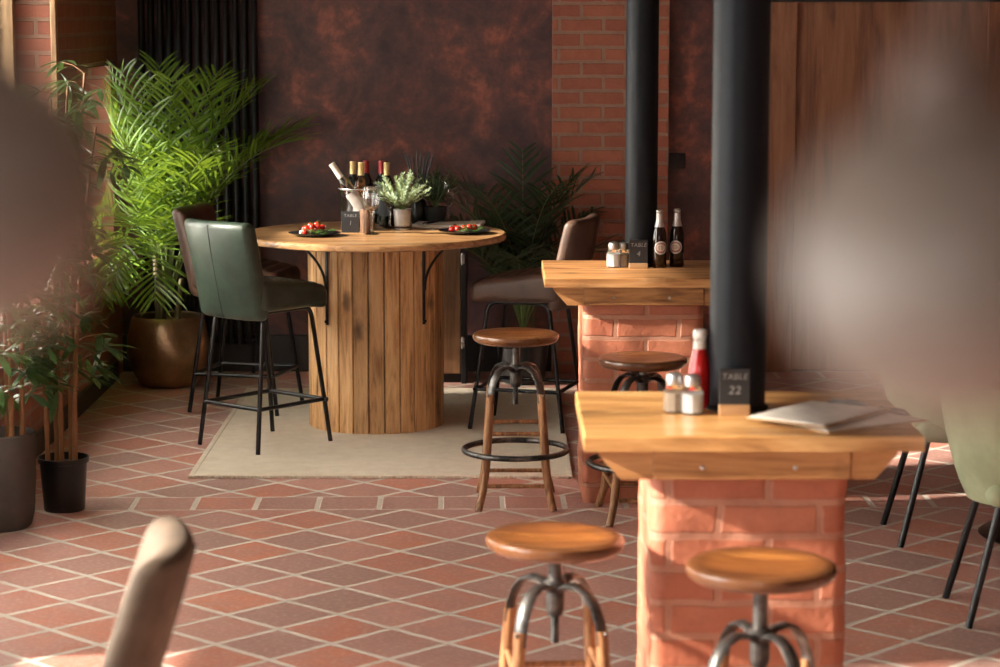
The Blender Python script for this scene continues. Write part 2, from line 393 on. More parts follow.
# ------------------------------------------------------------------ mesh helpers
class MB:
    def __init__(s):
        s.bm = bmesh.new()
        s.tint = s.bm.faces.layers.float.new('tint')
        s.tv = 0.5
        s.mi = 0
    def faces(s, fs):
        for f in fs:
            f[s.tint] = s.tv; f.material_index = s.mi
    def poly(s, vs):
        f = s.bm.faces.new(vs); s.faces([f]); return f
    def box(s, lo, hi, bevel=0.0, rot=None, seg=2, piv=None):
        r = bmesh.ops.create_cube(s.bm, size=1.0)
        vs = r['verts']
        lo, hi = Vector(lo), Vector(hi); c = (lo + hi) / 2; d = hi - lo
        for v in vs:
            v.co = Vector((v.co.x * d.x, v.co.y * d.y, v.co.z * d.z)) + c
        fs = {f for v in vs for f in v.link_faces}
        s.faces(fs)
        if bevel > 0:
            es = list({e for v in vs for e in v.link_edges})
            rb = bmesh.ops.bevel(s.bm, geom=es, offset=bevel, segments=seg, profile=0.5, affect='EDGES')
            s.faces(rb['faces']); vs = list({v for v in rb['verts']} | {v for v in vs if v.is_valid})
            vs = list({v for f in rb['faces'] for v in f.verts} | set(vs))
        if rot is not None:
            piv = Vector(piv) if piv is not None else c
            for v in vs:
                v.co = rot @ (v.co - piv) + piv
        return vs
    def ring(s, pts):
        return [s.bm.verts.new(p) for p in pts]
    def loft(s, rings, cap0=True, cap1=True, closed=True):
        for a, b in zip(rings, rings[1:]):
            n = len(a)
            for i in range(n if closed else n - 1):
                j = (i + 1) % n
                s.poly((a[i], a[j], b[j], b[i]))
        if cap0: s.poly(list(reversed(rings[0])))
        if cap1: s.poly(rings[-1])
    def lathe(s, prof, seg=32, o=(0, 0, 0), mat4=None, a0=0.0, a1=2 * PI):
        """prof: (r, z) from bottom to top; r == 0 closes to a point"""
        o = Vector(o)
        full = abs(a1 - a0 - 2 * PI) < 1e-6
        n = seg if full else seg + 1
        rows = []
        for r, z in prof:
            if r < 1e-6:
                p = Vector((0, 0, z)); rows.append([s.bm.verts.new((mat4 @ p if mat4 else p) + o)])
            else:
                row = []
                for i in range(n):
                    a = a0 + (a1 - a0) * i / seg
                    p = Vector((r * math.cos(a), r * math.sin(a), z)); row.append(s.bm.verts.new((mat4 @ p if mat4 else p) + o))
                rows.append(row)
        for a, b in zip(rows, rows[1:]):
            for i in range(n if full else n - 1):
                j = (i + 1) % n
                if len(a) == 1 and len(b) == 1: continue
                if len(a) == 1: s.poly((a[0], b[j], b[i]))
                elif len(b) == 1: s.poly((a[i], a[j], b[0]))
                else: s.poly((a[i], a[j], b[j], b[i]))
        return rows
    def tube(s, pts, r, seg=10, cap=True, closed=False, sx=1.0, up=None):
        """round (or flattened: sx) tube along points"""
        pts = [Vector(p) for p in pts]
        n = len(pts)
        rs = r if hasattr(r, '__len__') else [r] * n
        rings = []
        ref = Vector(up) if up is not None else None
        for i, p in enumerate(pts):
            if closed: t = pts[(i + 1) % n] - pts[i - 1]
            else: t = pts[min(i + 1, n - 1)] - pts[max(i - 1, 0)]
            t.normalize()
            if ref is None:
                ref = Vector((0, 0, 1)) if abs(t.z) < 0.9 else Vector((1, 0, 0))
            a = t.cross(ref)
            if a.length < 1e-4: a = t.cross(Vector((0.3, 0.8, 0.5)))
            a.normalize(); b = a.cross(t).normalized()
            if up is None: ref = b
            rings.append(s.ring([p + a * (math.cos(2 * PI * k / seg) * rs[i] * sx) + b * (math.sin(2 * PI * k / seg) * rs[i]) for k in range(seg)]))
        if closed:
            s.loft(rings + [rings[0]], False, False)
        else:
            s.loft(rings, cap, cap)
        return rings
    def prism(s, poly, ax, a, b):
        """poly of 2-D points, extruded along axis ax from a to b"""
        def P(u, v, w):
            return {'x': (w, u, v), 'y': (u, w, v), 'z': (u, v, w)}[ax]
        r0 = s.ring([P(u, v, a) for u, v in poly]); r1 = s.ring([P(u, v, b) for u, v in poly])
        s.loft([r0, r1])
    def rbox(s, size, r, n=(4, 4, 4), m=4, deform=None, o=(0, 0, 0)):
        """rounded box with a dense grid, bent by deform(Vector)"""
        o = Vector(o)
        def coords(h, k):
            rr = min(r, h)
            th = [rr * math.tan(PI / 4 * t / m) for t in range(m + 1)]
            a = h - rr
            inner = [-a + 2 * a * t / k for t in range(k + 1)] if a > 1e-5 else [0.0]
            return [-a - t for t in reversed(th[1:])] + inner + [a + t for t in th[1:]]
        H = [x / 2 for x in size]
        cs = [coords(H[i], n[i]) for i in range(3)]
        inn = [H[i] - min(r, H[i]) for i in range(3)]
        cache = {}
        def V(i, j, k):
            key = (i, j, k)
            if key not in cache:
                p = Vector((cs[0][i], cs[1][j], cs[2][k]))
                q = Vector([max(-inn[t], min(inn[t], p[t])) for t in range(3)])
                d = p - q
                if d.length > 1e-9: d.normalize()
                w = q + Vector([d[t] * min(r, H[t]) for t in range(3)])
                if deform: w = deform(w)
                cache[key] = s.bm.verts.new(w + o)
            return cache[key]
        L = [len(c) - 1 for c in cs]
        for i in range(L[0]):
            for j in range(L[1]):
                s.poly((V(i, j, 0), V(i, j + 1, 0), V(i + 1, j + 1, 0), V(i + 1, j, 0)))
                s.poly((V(i, j, L[2]), V(i + 1, j, L[2]), V(i + 1, j + 1, L[2]), V(i, j + 1, L[2])))
        for i in range(L[0]):
            for k in range(L[2]):
                s.poly((V(i, 0, k), V(i + 1, 0, k), V(i + 1, 0, k + 1), V(i, 0, k + 1)))
                s.poly((V(i, L[1], k), V(i, L[1], k + 1), V(i + 1, L[1], k + 1), V(i + 1, L[1], k)))
        for j in range(L[1]):
            for k in range(L[2]):
                s.poly((V(0, j, k), V(0, j, k + 1), V(0, j + 1, k + 1), V(0, j + 1, k)))
                s.poly((V(L[0], j, k), V(L[0], j + 1, k), V(L[0], j + 1, k + 1), V(L[0], j, k + 1)))
    def sphere(s, c, r, u=16, v=10, sc=(1, 1, 1)):
        rr = bmesh.ops.create_uvsphere(s.bm, u_segments=u, v_segments=v, radius=r)
        for x in rr['verts']:
            x.co = Vector((x.co.x * sc[0], x.co.y * sc[1], x.co.z * sc[2])) + Vector(c)
        s.faces({f for x in rr['verts'] for f in x.link_faces})
    def build(s, name, mats, parent=None, loc=None, smooth=True, angle=38):
        me = bpy.data.meshes.new(name)
        bmesh.ops.recalc_face_normals(s.bm, faces=s.bm.faces[:])
        s.bm.to_mesh(me); s.bm.free()
        for m in (mats if isinstance(mats, (list, tuple)) else [mats]):
            me.materials.append(M[m] if isinstance(m, str) else m)
        if smooth:
            me.polygons.foreach_set('use_smooth', [True] * len(me.polygons))
            me.set_sharp_from_angle(angle=rad(angle))
        o = bpy.data.objects.new(name, me); C.objects.link(o)
        if parent: o.parent = parent
        if loc: o.location = loc
        return o

def tag(o, label, cat, group=None, kind=None):
    o['label'] = label; o['category'] = cat
    if group: o['group'] = group
    if kind: o['kind'] = kind
    return o
def thing(name, label, cat, loc=(0, 0, 0), rz=0.0, group=None):
    o = bpy.data.objects.new(name, None); o.empty_display_size = 0.1; C.objects.link(o)
    o.location = loc; o.rotation_euler = (0, 0, rz)
    return tag(o, label, cat, group)
def dup(root, loc, rz, label, group=None):
    r = root.copy(); C.objects.link(r); r.location = loc; r.rotation_euler = (0, 0, rz); r['label'] = label
    if group: r['group'] = group
    for ch in list(root.children):
        c = ch.copy(); C.objects.link(c); c.parent = r
        for g in list(ch.children):
            d = g.copy(); C.objects.link(d); d.parent = c
    return r
def struct(name, mb, m, smooth=False):
    o = mb.build(name, m, smooth=smooth); o['kind'] = 'structure'; return o

# ------------------------------------------------------------------ the room
XL, XR, YB, YF, ZC = -2.05, 4.2, 12.72, -2.5, 2.9
WT = 0.26
b = MB(); b.box((XL - WT, YF, -0.1), (XR, YB + 0.2, 0.0)); struct('floor', b, 'floor')
b = MB(); b.box((XL - WT, YF, ZC), (XR, YB + 0.2, ZC + 0.1)); struct('ceiling', b, 'ceiling')
b = MB(); b.box((XL - WT, YB, 0), (XR, YB + 0.2, ZC)); struct('wall_back', b, 'copper')
b = MB(); b.box((0.279, YB - 0.09, 0.0), (0.90, YB, ZC), 0.004); struct('wall_pier', b, 'brick_wall')
b = MB(); b.box((XR, YF, 0), (XR + 0.2, YB, ZC)); struct('wall_right', b, 'wall_paint')
# left wall with seen and added window openings, brick all through
OPEN = [(-1.6, 2.4, 0.5, 2.35), (3.0, 6.35, 0.5, 2.35), (6.58, 6.90, 0.28, 0.66), (7.15, 8.45, 0.42, 2.30), (8.6, 10.95, 0.66, 2.30), (11.5, 12.5, 0.70, 1.66)]  # low vent and opening beside the palm are added to admit sun
b = MB()
ys = YF
for (y0, y1, z0, z1) in OPEN:
    b.box((XL - WT, ys, 0), (XL, y0, ZC))
    b.box((XL - WT, y0, 0), (XL, y1, z0)); b.box((XL - WT, y0, z1), (XL, y1, ZC))
    ys = y1
b.box((XL - WT, ys, 0), (XL, YB, ZC))
struct('wall_left', b, 'brick_jamb')
# wall behind the camera with an unseen opening sized for fill light
b = MB()
fx0, fx1, fz0, fz1 = -1.6, -0.3, 0.9, 2.5
b.box((XL - WT, YF - 0.2, 0), (fx0, YF, ZC)); b.box((fx1, YF - 0.2, 0), (XR + 0.2, YF, ZC))
b.box((fx0, YF - 0.2, 0), (fx1, YF, fz0)); b.box((fx0, YF - 0.2, fz1), (fx1, YF, ZC))
struct('wall_front', b, 'wall_paint')
def window(n, y0, y1, z0, z1, bars, glazing='pane'):
    w = bpy.data.objects.new('window_%d' % n, None); C.objects.link(w); w['kind'] = 'structure'
    x0, x1 = XL - 0.235, XL - 0.18
    f = MB()
    f.box((x0, y0, z0), (x1, y0 + 0.06, z1)); f.box((x0, y1 - 0.06, z0), (x1, y1, z1))
    f.box((x0, y0 + 0.06, z0), (x1, y1 - 0.06, z0 + 0.06)); f.box((x0, y0 + 0.06, z1 - 0.06), (x1, y1 - 0.06, z1))
    for i in range(1, bars):
        yy = y0 + (y1 - y0) * i / bars
        f.box((x0 + 0.005, yy - 0.02, z0 + 0.06), (x1 - 0.005, yy + 0.02, z1 - 0.06))
    if bars > 1:
        zz = 1.47
        f.box((x0 + 0.012, y0 + 0.06, zz - 0.015), (x1 - 0.012, y1 - 0.06, zz + 0.015))
    f.build('window_frame', 'frame_wood', w, smooth=False)
    zm = (z1 - 0.07 if n == 4 else 1.47) if glazing == 'sun_diffuser' else z0 + 0.06
    p = MB(); p.box((x0 + 0.02, y0 + 0.06, zm), (x0 + 0.026, y1 - 0.06, z1 - 0.06)); p.build('pane', 'pane', w, smooth=False)
    if glazing == 'sun_diffuser':                             # panes added to scatter the sun into soft side light
        p = MB(); p.box((x0 + 0.02, y0 + 0.06, z0 + 0.06), (x0 + 0.026, y1 - 0.06, zm)); p.build('added_diffuser_pane', 'sun_diffuser', w, smooth=False)
for i, (y0, y1, z0, z1) in enumerate(OPEN):
    window(i + 1, y0, y1, z0, z1, (4, 4, 1, 2, 3, 1)[i], 'sun_diffuser' if i in (3, 4) else 'pane')
b = MB(); b.box((XL - 0.012, 10.915, 0.42), (XL + 0.014, 10.965, 2.35), 0.004); struct('trim_1', b, 'frame_wood')
b = MB(); b.box((XL, YF, 0), (XL + 0.02, 12.45, 0.10), 0.004); struct('baseboard_left', b, 'skirting')
b = MB(); b.box((XL, YB - 0.025, 0), (0.279, YB, 0.20), 0.005); b.box((0.90, YB - 0.025, 0), (1.40, YB, 0.20), 0.005)
struct('baseboard_back', b, 'skirting')
# doorway in the right of the back wall
d = bpy.data.objects.new('door_1', None); C.objects.link(d); d['kind'] = 'structure'
b = MB(); b.box((1.43, YB - 0.05, 0), (1.585, YB, 2.06), 0.006); b.box((2.60, YB - 0.05, 0), (2.76, YB, 2.06), 0.006)
b.build('door_frame', 'door_wood', d, smooth=False)
b = MB(); b.box((1.40, YB - 0.06, 1.99), (2.79, YB, 2.22), 0.006); b.build('door_lintel', 'skirting', d, smooth=False)
b = MB(); b.box((1.585, YB - 0.02, 0.01), (2.60, YB - 0.001, 2.06))
b.build('door_leaf', 'door_wood', d, smooth=False)
b = MB(); b.tube([(2.53, YB - 0.02, 1.0), (2.53, YB - 0.065, 1.0), (2.42, YB - 0.065, 1.0)], 0.009); b.build('door_handle', 'iron', d)

# column radiator on the back wall
r = thing('radiator', 'tall black column radiator on the copper wall behind the sunlit palm', 'radiator', (-1.605, YB - 0.075, 0))
n = 13
for i in range(n):
    x = -0.30 + 0.60 * i / (n - 1)
    b = MB(); b.tube([(x, -0.02, 0.16), (x, -0.02, 0.2), (x, -0.02, 2.4), (x, -0.02, 2.44)], [0.012, 0.0165, 0.0165, 0.012], 12)
    b.tube([(x, 0.028, 0.18), (x, 0.028, 2.42)], 0.0145, 10)
    b.build('tube', 'radiator', r)
for z in (0.18, 2.42):
    b = MB(); b.tube([(-0.315, 0.002, z), (0.315, 0.002, z)], 0.021, 12); b.build('header', 'radiator', r)
for x in (-0.27, 0.27):
    b = MB(); b.tube([(x, 0.0, 0.18), (x, 0.0, 0.0)], 0.010, 10); b.build('pipe', 'radiator', r)
    b = MB(); b.box((x - 0.012, 0.03, 2.0), (x + 0.012, 0.075, 2.06), 0.003); b.build('bracket', 'radiator', r)

# double socket
r = thing('wall_socket', 'black double power socket on the copper wall between the two steel columns', 'socket', (0.925, YB, 1.144))
b = MB(); b.box((-0.072, -0.012, -0.043), (0.072, 0, 0.043), 0.005); b.build('faceplate', 'nursery', r)
for x in (-0.036, 0.036):
    b = MB(); b.box((x - 0.010, -0.016, 0.018), (x + 0.010, -0.011, 0.034), 0.002); b.build('switch', 'slate', r)

# ------------------------------------------------------------------ rug
b = MB(); b.box((-1.31, 9.735, 0.0), (0.305, 12.05, 0.011), 0.004)
b.box((-1.31, 9.735, 0.0), (-1.285, 12.05, 0.0135), 0.004); b.box((0.28, 9.735, 0.0), (0.305, 12.05, 0.0135), 0.004)
b.box((-1.285, 9.735, 0.0), (0.28, 9.76, 0.0135), 0.004); b.box((-1.285, 12.025, 0.0), (0.28, 12.05, 0.0135), 0.004)
tag(b.build('rug', 'rug', smooth=False), 'beige woven jute rug lying under the round drum table', 'rug')
ZR = 0.0112

# ------------------------------------------------------------------ round drum table
random.seed(4)
TX, TY = -0.588, 11.03
t = thing('drum_table', 'round plank-topped high table on a drum of vertical pine boards', 'table', (TX, TY, ZR))
ZT = 0.905                                            # table top above the rug
b = MB()
ns = 27; R = 0.318
for i in range(ns):
    a0 = 2 * PI * i / ns; a1 = 2 * PI * (i + 1) / ns
    b.tv = random.random()
    g = 0.008
    def P(a, rr, z): return (rr * math.cos(a), rr * math.sin(a), z)
    prof = [(a0 + g, R - 0.003), (a0 + g * 2.2, R), (a1 - g * 2.2, R), (a1 - g, R - 0.003), (a1 - g, R - 0.022), (a0 + g, R - 0.022)]
    b.loft([b.ring([P(a, rr, 0.0) for a, rr in prof]), b.ring([P(a, rr, ZT - 0.033) for a, rr in prof])])
b.build('drum', 'plank', t, loc=(0.004, 0, 0), smooth=False)
b = MB(); b.lathe([(0, 0.002), (R - 0.022, 0.002), (R - 0.022, ZT - 0.04), (0, ZT - 0.04)], 40); b.build('drum_core', 'skirting', t, loc=(0.004, 0, 0))
b = MB()
RT = 0.618
b.lathe([(0, ZT - 0.033), (RT - 0.012, ZT - 0.033), (RT - 0.003, ZT - 0.029), (RT, ZT - 0.018), (RT - 0.002, ZT - 0.006), (RT - 0.009, ZT), (0, ZT)], 96)
b.build('tabletop', 'top', t)
for a in (-44, -131, 45, 136):
    aa = rad(a)
    b = MB()
    dx, dy = math.cos(aa), math.sin(aa)
    def Q(rr, z): return (rr * dx, rr * dy, z)
    b.tube([Q(R + 0.006, 0.50), Q(R + 0.007, ZT - 0.036)], 0.005, 6, sx=2.0, up=(dx, dy, 0))
    b.tube([Q(R + 0.006, ZT - 0.040), Q(RT - 0.10, ZT - 0.040)], 0.005, 6, sx=2.6, up=(0, 0, 1))
    pts = []
    for k in range(9):
        s_ = k / 8
        pts.append(Q(R + 0.012 + 0.13 * s_ ** 1.8, 0.66 + (ZT - 0.045 - 0.66) * s_ ** 0.85))
    b.tube(pts, 0.0055, 6, sx=1.6, up=(dx, dy, 0))
    b.sphere(Q(R + 0.012, 0.515), 0.009, 10, 6)
    b.build('bracket', 'black', t, loc=(0.004, 0, 0))

# cabinet behind the drum, with hinges
r = thing('wooden_cabinet', 'low dark wooden cabinet with steel corner fittings half hidden behind the drum table', 'cabinet', (-0.46, 12.45, 0))
b = MB(); b.box((-0.28, -0.16, 0.05), (0.255, 0.16, 0.74), 0.006); b.build('body', 'cabinet', r, smooth=False)
b = MB(); b.box((0.256, -0.18, 0.0), (0.285, 0.16, 0.745), 0.004); b.box((-0.28, -0.14, 0.0), (0.256, 0.14, 0.05), 0.004); b.build('frame', 'black', r, smooth=False)
for z in (0.22, 0.66):
    b = MB(); b.box((0.254, -0.186, z - 0.025), (0.275, -0.17, z + 0.025), 0.003); b.tube([(0.262, -0.188, z - 0.03), (0.262, -0.188, z + 0.03)], 0.005, 8)
    b.build('hinge', 'steel', r)

# ------------------------------------------------------------------ bar chairs
def bar_chair(label, pad, back, cat_group, drop=0.0, lift=0.0, rec=0.075):
    t = thing('bar_chair', label, 'chair', (0, 0, 0), 0, cat_group)
    def seat_def(v):
        top = v.z > 0
        if top:
            e = max(0.0, 1 - (abs(v.y) / 0.2) ** 4)
            v = v + Vector((0, 0, 0.017 * e * (abs(math.sin(v.x * PI / 0.058)) - 0.6)))
            v.z += 0.012 * (1 - (v.x / 0.22) ** 2) + 0.042 * max(0.0, (0.12 - v.x) / 0.3) ** 1.4
        v.y *= 1 - 0.10 * max(0.0, (v.x) / 0.22)
        if v.x > 0.05: v.z -= 0.02 * ((v.x - 0.05) / 0.17) ** 2
        return v
    b = MB(); b.rbox((0.44, 0.42, 0.105), 0.036, (44, 8, 1), 4, seat_def, (0.01, 0, 0.675 - drop)); b.build('seat', pad, t)
    def back_def(v):
        s_ = (v.z + 0.22) / 0.44
        w = Vector(v)
        w.y *= 0.90 + 0.10 * s_ - 0.05 * s_ * s_
        w.x += -rec * s_ - 0.018 * s_ * s_ + 0.030 * (v.y / 0.2) ** 2
        w.x += (-0.012 if v.x < 0 else 0.012) * (1 - abs(2 * s_ - 1) ** 2) * (1 - min(1, abs(v.y) / 0.2) ** 3)
        return w
    b = MB(); b.rbox((0.070, 0.44, 0.44), 0.032, (2, 12, 12), 4, back_def, (-0.205, 0, 0.805 - drop + lift)); bk = b.build('backrest', back, t)
    b = MB()
    pts = []
    for k in range(17):
        z = -0.21 + 0.415 * k / 16
        s_ = (z + 0.22) / 0.44
        pts.append((-0.205 - 0.035 - rec * s_ - 0.018 * s_ * s_ - 0.012 * (1 - abs(2 * s_ - 1) ** 2) + 0.0005, 0, 0.805 - drop + lift + z))
    b.tube(pts, 0.0024, 6); b.build('seam', 'seam', bk)
    rt = 0.0105
    for sy in (-1, 1):                                    # each side frame is one bent tube: two legs and the top rail
        b = MB()
        fr = Vector((0.225, sy * 0.19, 0)); rr = Vector((-0.225, sy * 0.19, 0))
        ft = Vector((0.145, sy * 0.15, 0.618 - drop)); bt = Vector((-0.145, sy * 0.15, 0.618 - drop))
        def bend(a, c, e, n=6, rad_=0.05):
            p0 = c + (a - c).normalized() * rad_; p1 = c + (e - c).normalized() * rad_
            return [p0 * (1 - u) ** 2 + c * 2 * u * (1 - u) + p1 * u * u for u in [q / n for q in range(n + 1)]]
        b.tube([fr] + bend(fr, ft, bt) + bend(ft, bt, rr) + [rr], rt, 12)
        b.build('leg_frame', 'black', t)
    h = 0.195
    def foot(sx, sy):
        u = h / 0.618
        return Vector((sx * (0.225 - 0.08 * u), sy * (0.19 - 0.04 * u), h))
    for (a, c) in (((1, -1), (1, 1)), ((-1, -1), (-1, 1)), ((-1, -1), (1, -1)), ((-1, 1), (1, 1))):
        p, q = foot(*a), foot(*c)
        dd = (q - p).normalized() * (0.018 if a[0] == c[0] == 1 else 0.0)
        b = MB(); b.tube([p - dd, q + dd], 0.0098, 10); b.build('footrest', 'black', t)
    for xx in (-0.11, 0.11):
        b = MB(); b.box((xx - 0.0125, -0.155, 0.606 - drop), (xx + 0.0125, 0.155, 0.626 - drop), 0.003); b.build('crossbar', 'black', t)
    return t
gc = bar_chair('green leather bar chair with its seamed back to the camera, at the drum table', 'green_leather', 'green_leather', 'bar chairs')
gc.location = (-1.06, 10.505, ZR); gc.rotation_euler = (0, 0, rad(49))
bc = bar_chair('dark brown bar chair beside the green one, half hidden behind it', 'brown_leather', 'brown_leather', 'bar chairs')
bc.scale = (1, 1, 0.965)
bc.location = (-1.245, 11.45, ZR); bc.rotation_euler = (0, 0, rad(-14))
dup(bc, (0.13, 10.98, ZR), rad(163), 'dark brown bar chair behind the rear brick-pillar table, facing the drum table')
fc = bar_chair('light brown suede chair back in the near corner, seen edge-on', 'taupe', 'taupe', 'bar chairs', 0.10, 0.052, 0.125)
fc.location = (-0.945, 4.28, 0); fc.rotation_euler = (0, 0, rad(185))

# ------------------------------------------------------------------ swivel stools
def stool(loc, seat_z, label, rz=0.0, tilt=0.0):
    t = thing('swivel_stool', label, 'stool', loc, rz, 'industrial swivel stools')
    b = MB(); Rs = 0.172
    b.lathe([(0, -0.040), (Rs - 0.035, -0.040), (Rs - 0.016, -0.036), (Rs - 0.004, -0.027), (Rs, -0.015), (Rs - 0.003, -0.005), (Rs - 0.012, 0.0),
             (Rs - 0.03, -0.001), (Rs - 0.06, -0.005), (Rs - 0.11, -0.009), (0, -0.010)], 56)
    st = b.build('seat', 'seat', t, loc=(0, 0, seat_z)); st.rotation_euler = (0, tilt, 0)
    b = MB()
    b.lathe([(0, seat_z - 0.050), (0.05, seat_z - 0.050), (0.05, seat_z - 0.041), (0, seat_z - 0.041)], 24)
    b.lathe([(0, 0.53), (0.017, 0.53), (0.017, seat_z - 0.049), (0, seat_z - 0.049)], 18)
    b.tube([(0.0, 0, seat_z - 0.065), (-0.045, -0.01, seat_z - 0.058)], 0.005, 8)
    b.build('swivel_post', 'iron', t)
    b = MB()
    prof = [(0, 0.395)]
    z = 0.395
    while z < 0.53:
        prof += [(0.0095, z), (0.0115, z + 0.002)]; z += 0.004
    prof += [(0.0095, z), (0, z)]
    b.lathe(prof, 14); b.build('screw', 'iron', t)
    b = MB(); b.lathe([(0, 0.475), (0.018, 0.465), (0.023, 0.48), (0.023, 0.525), (0.027, 0.53), (0.027, 0.55), (0.02, 0.556), (0, 0.556)], 20); b.build('hub', 'iron', t)
    A = rad(52)
    dirs = [Vector((sx * math.cos(A), sy * math.sin(A), 0)) for sx in (-1, 1) for sy in (-1, 1)]
    prof = [(0.018, 0.530), (0.045, 0.546), (0.080, 0.549), (0.112, 0.537), (0.138, 0.510), (0.156, 0.472), (0.165, 0.42)]
    legp = [(0.161, 0.455), (0.171, 0.36), (0.181, 0.26), (0.191, 0.17), (0.208, 0.08), (0.240, 0.0)]
    for d_ in dirs:
        b = MB(); b.tube([d_ * r_ + Vector((0, 0, z_)) for r_, z_ in prof], 0.008, 8, sx=2.3, up=None if False else (d_.x * 0.3, d_.y * 0.3, 1) if False else None)
        b.sphere(d_ * 0.176 + Vector((0, 0, 0.45)), 0.006, 8, 6)
        b.build('arm', 'iron', t)
        b = MB(); b.tube([d_ * r_ + Vector((0, 0, z_)) for r_, z_ in legp], [0.0155, 0.0165, 0.0175, 0.017, 0.0155, 0.0145], 12)
        b.build('leg', 'leg_wood', t)
    b = MB(); b.tube([(0.206 * math.cos(2 * PI * i / 48), 0.206 * math.sin(2 * PI * i / 48), 0.212) for i in range(48)], 0.0115, 10, closed=True); b.build('foot_ring', 'iron', t)
    def at(d_, z_):
        for (r0, z0), (r1, z1) in zip(legp, legp[1:]):
            if z1 <= z_ <= z0:
                return d_ * (r0 + (r1 - r0) * (z0 - z_) / (z0 - z1)) + Vector((0, 0, z_))
    for (i, j, zz) in ((0, 2, (0.095, 0.30)), (1, 3, (0.095, 0.30)), (0, 1, (0.13, 0.34)), (2, 3, (0.13, 0.34))):
        for z_ in zz:
            b = MB(); b.tube([at(dirs[i], z_), at(dirs[j], z_)], 0.0085, 10); b.build('stretcher', 'leg_wood', t)
    return t
stool((0.0625, 9.27, 0), 0.682, 'wooden screw stool standing at the rug corner, whole from seat to feet')
stool((0.55, 9.0, 0), 0.625, 'dark-seated screw stool tucked against the rear brick pillar', rad(4))
stool((0.136, 5.70, 0), 0.667, 'honey-seated screw stool beside the front brick pillar, over open tiles', rad(5), rad(1.2))
stool((0.592, 5.235, 0), 0.708, 'nearest screw stool, standing before the face of the front brick pillar', rad(-12))

# ------------------------------------------------------------------ brick pillar tables
def pillar_table(loc, label, w, dep, ztop, px0, px1, pdep, front_over, seed, topmat='honey'):
    """origin: the front left corner of the pillar, on the floor; x, y local"""
    rnd = random.Random(seed)
    t = thing('pillar_table', label, 'table', loc, 0, 'brick pillar tables')
    zt, za, zp = ztop, ztop - 0.038, ztop - 0.112
    b = MB()
    # pillar: rounded corners and uneven faces
    rc = 0.035; W = px1 - px0
    out = []
    for (cx, cy, a0) in ((W - rc, rc, -90), (W - rc, pdep - rc, 0), (rc, pdep - rc, 90), (rc, rc, 180)):
        for k in range(6):
            a = rad(a0 + 90 * k / 5); out.append((cx + rc * math.cos(a), cy + rc * math.sin(a)))
    # subdivide straight sides
    pts = []
    for i, p in enumerate(out):
        q = out[(i + 1) % len(out)]
        pts.append(p)
        L = math.dist(p, q)
        if L > 0.05:
            m = int(L / 0.03)
            pts += [(p[0] + (q[0] - p[0]) * k / m, p[1] + (q[1] - p[1]) * k / m) for k in range(1, m)]
    rings = []
    nz = 30
    for k in range(nz + 1):
        z = zp * k / nz
        row = []
        for (x, y) in pts:
            nn = noise.noise(Vector((x * 9 + seed, y * 9, z * 9))) * 0.006 + noise.noise(Vector((x * 25, y * 25 + seed, z * 25))) * 0.003
            cx, cy = x - W / 2, y - pdep / 2
            l = math.hypot(cx, cy); row.append((x + cx / l * nn, y + cy / l * nn, z))
        rings.append(b.ring(row))
    b.loft(rings)
    b.build('brick_pillar', 'brick_pillar', t, angle=60)
    x0 = (W - w) / 2; y0 = -front_over
    # top: two planks with wavy live edges
    b = MB()
    for (ya, yb) in ((y0, y0 + dep * 0.52), (y0 + dep * 0.52 + 0.002, y0 + dep)):
        n_ = 26
        lo, hi = [], []
        for k in range(n_ + 1):
            x = x0 + w * k / n_
            wob = 0.006 * noise.noise(Vector((x * 6 + seed, ya, 0)))
            lo.append((x, ya + (wob if ya == y0 else 0))); hi.append((x, yb + (wob if yb > y0 + dep * 0.9 else 0)))
        poly = lo + hi[::-1]
        bv = 0.004
        cx = x0 + w / 2; cy = (ya + yb) / 2
        def ins(p, q): return (p[0] + (q if p[0] < cx - w * 0.49 else -q if p[0] > cx + w * 0.49 else 0), p[1] + (q if p[1] < cy else -q))
        b.loft([b.ring([(*p, za) for p in poly]), b.ring([(*p, zt - bv) for p in poly]), b.ring([(*ins(p, bv), zt) for p in poly])])
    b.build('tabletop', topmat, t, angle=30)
    # front and back aprons and the slanted brackets at their ends
    ax0, ax1 = x0 + 0.035, x0 + w - 0.06
    bl, br = px0 - px0 - 0.04, W + 0.03
    for (ya, yb) in ((y0 + 0.03, y0 + 0.075), (y0 + dep - 0.075, y0 + dep - 0.03)):
        b = MB(); b.box((0.0, ya - 0.004, zp), (W - 0.005, yb, za - 0.0005), 0.003); b.build('apron', 'apron', t, smooth=False)
        b = MB(); b.prism([(ax0, za - 0.0005), (-0.001, za - 0.0005), (-0.001, zp), (ax0 + 0.055, zp), (ax0, za - 0.012)], 'y', ya, yb + 0.1); b.build('bracket', 'apron', t, smooth=False)
        b = MB(); b.prism([(W - 0.004, za - 0.0005), (ax1, za - 0.0005), (ax1, za - 0.012), (ax1 - 0.055, zp), (W - 0.004, zp)], 'y', ya, yb + 0.1); b.build('bracket', 'apron', t, smooth=False)
    for xx in (0.12, W - 0.14):
        b = MB(); b.sphere((xx, y0 + 0.026, zp + 0.03), 0.006, 10, 6, (1, 0.4, 1)); b.build('bolt', 'steel', t)
    return t
ZB, ZF = 0.91, 0.93
pillar_table((0.328, 9.24, 0), 'rear brick-pillar table with two beer bottles on its oak top', 0.785, 0.66, ZB, 0, 0.478, 0.56, 0.06, 3, 'apron')  # darker beam oak on this top stands in for weaker light
pillar_table((0.372, 5.70, 0), 'front brick-pillar table with menus and ketchup on its live-edge top', 0.822, 0.68, ZF, 0, 0.485, 0.56, 0.09, 8)

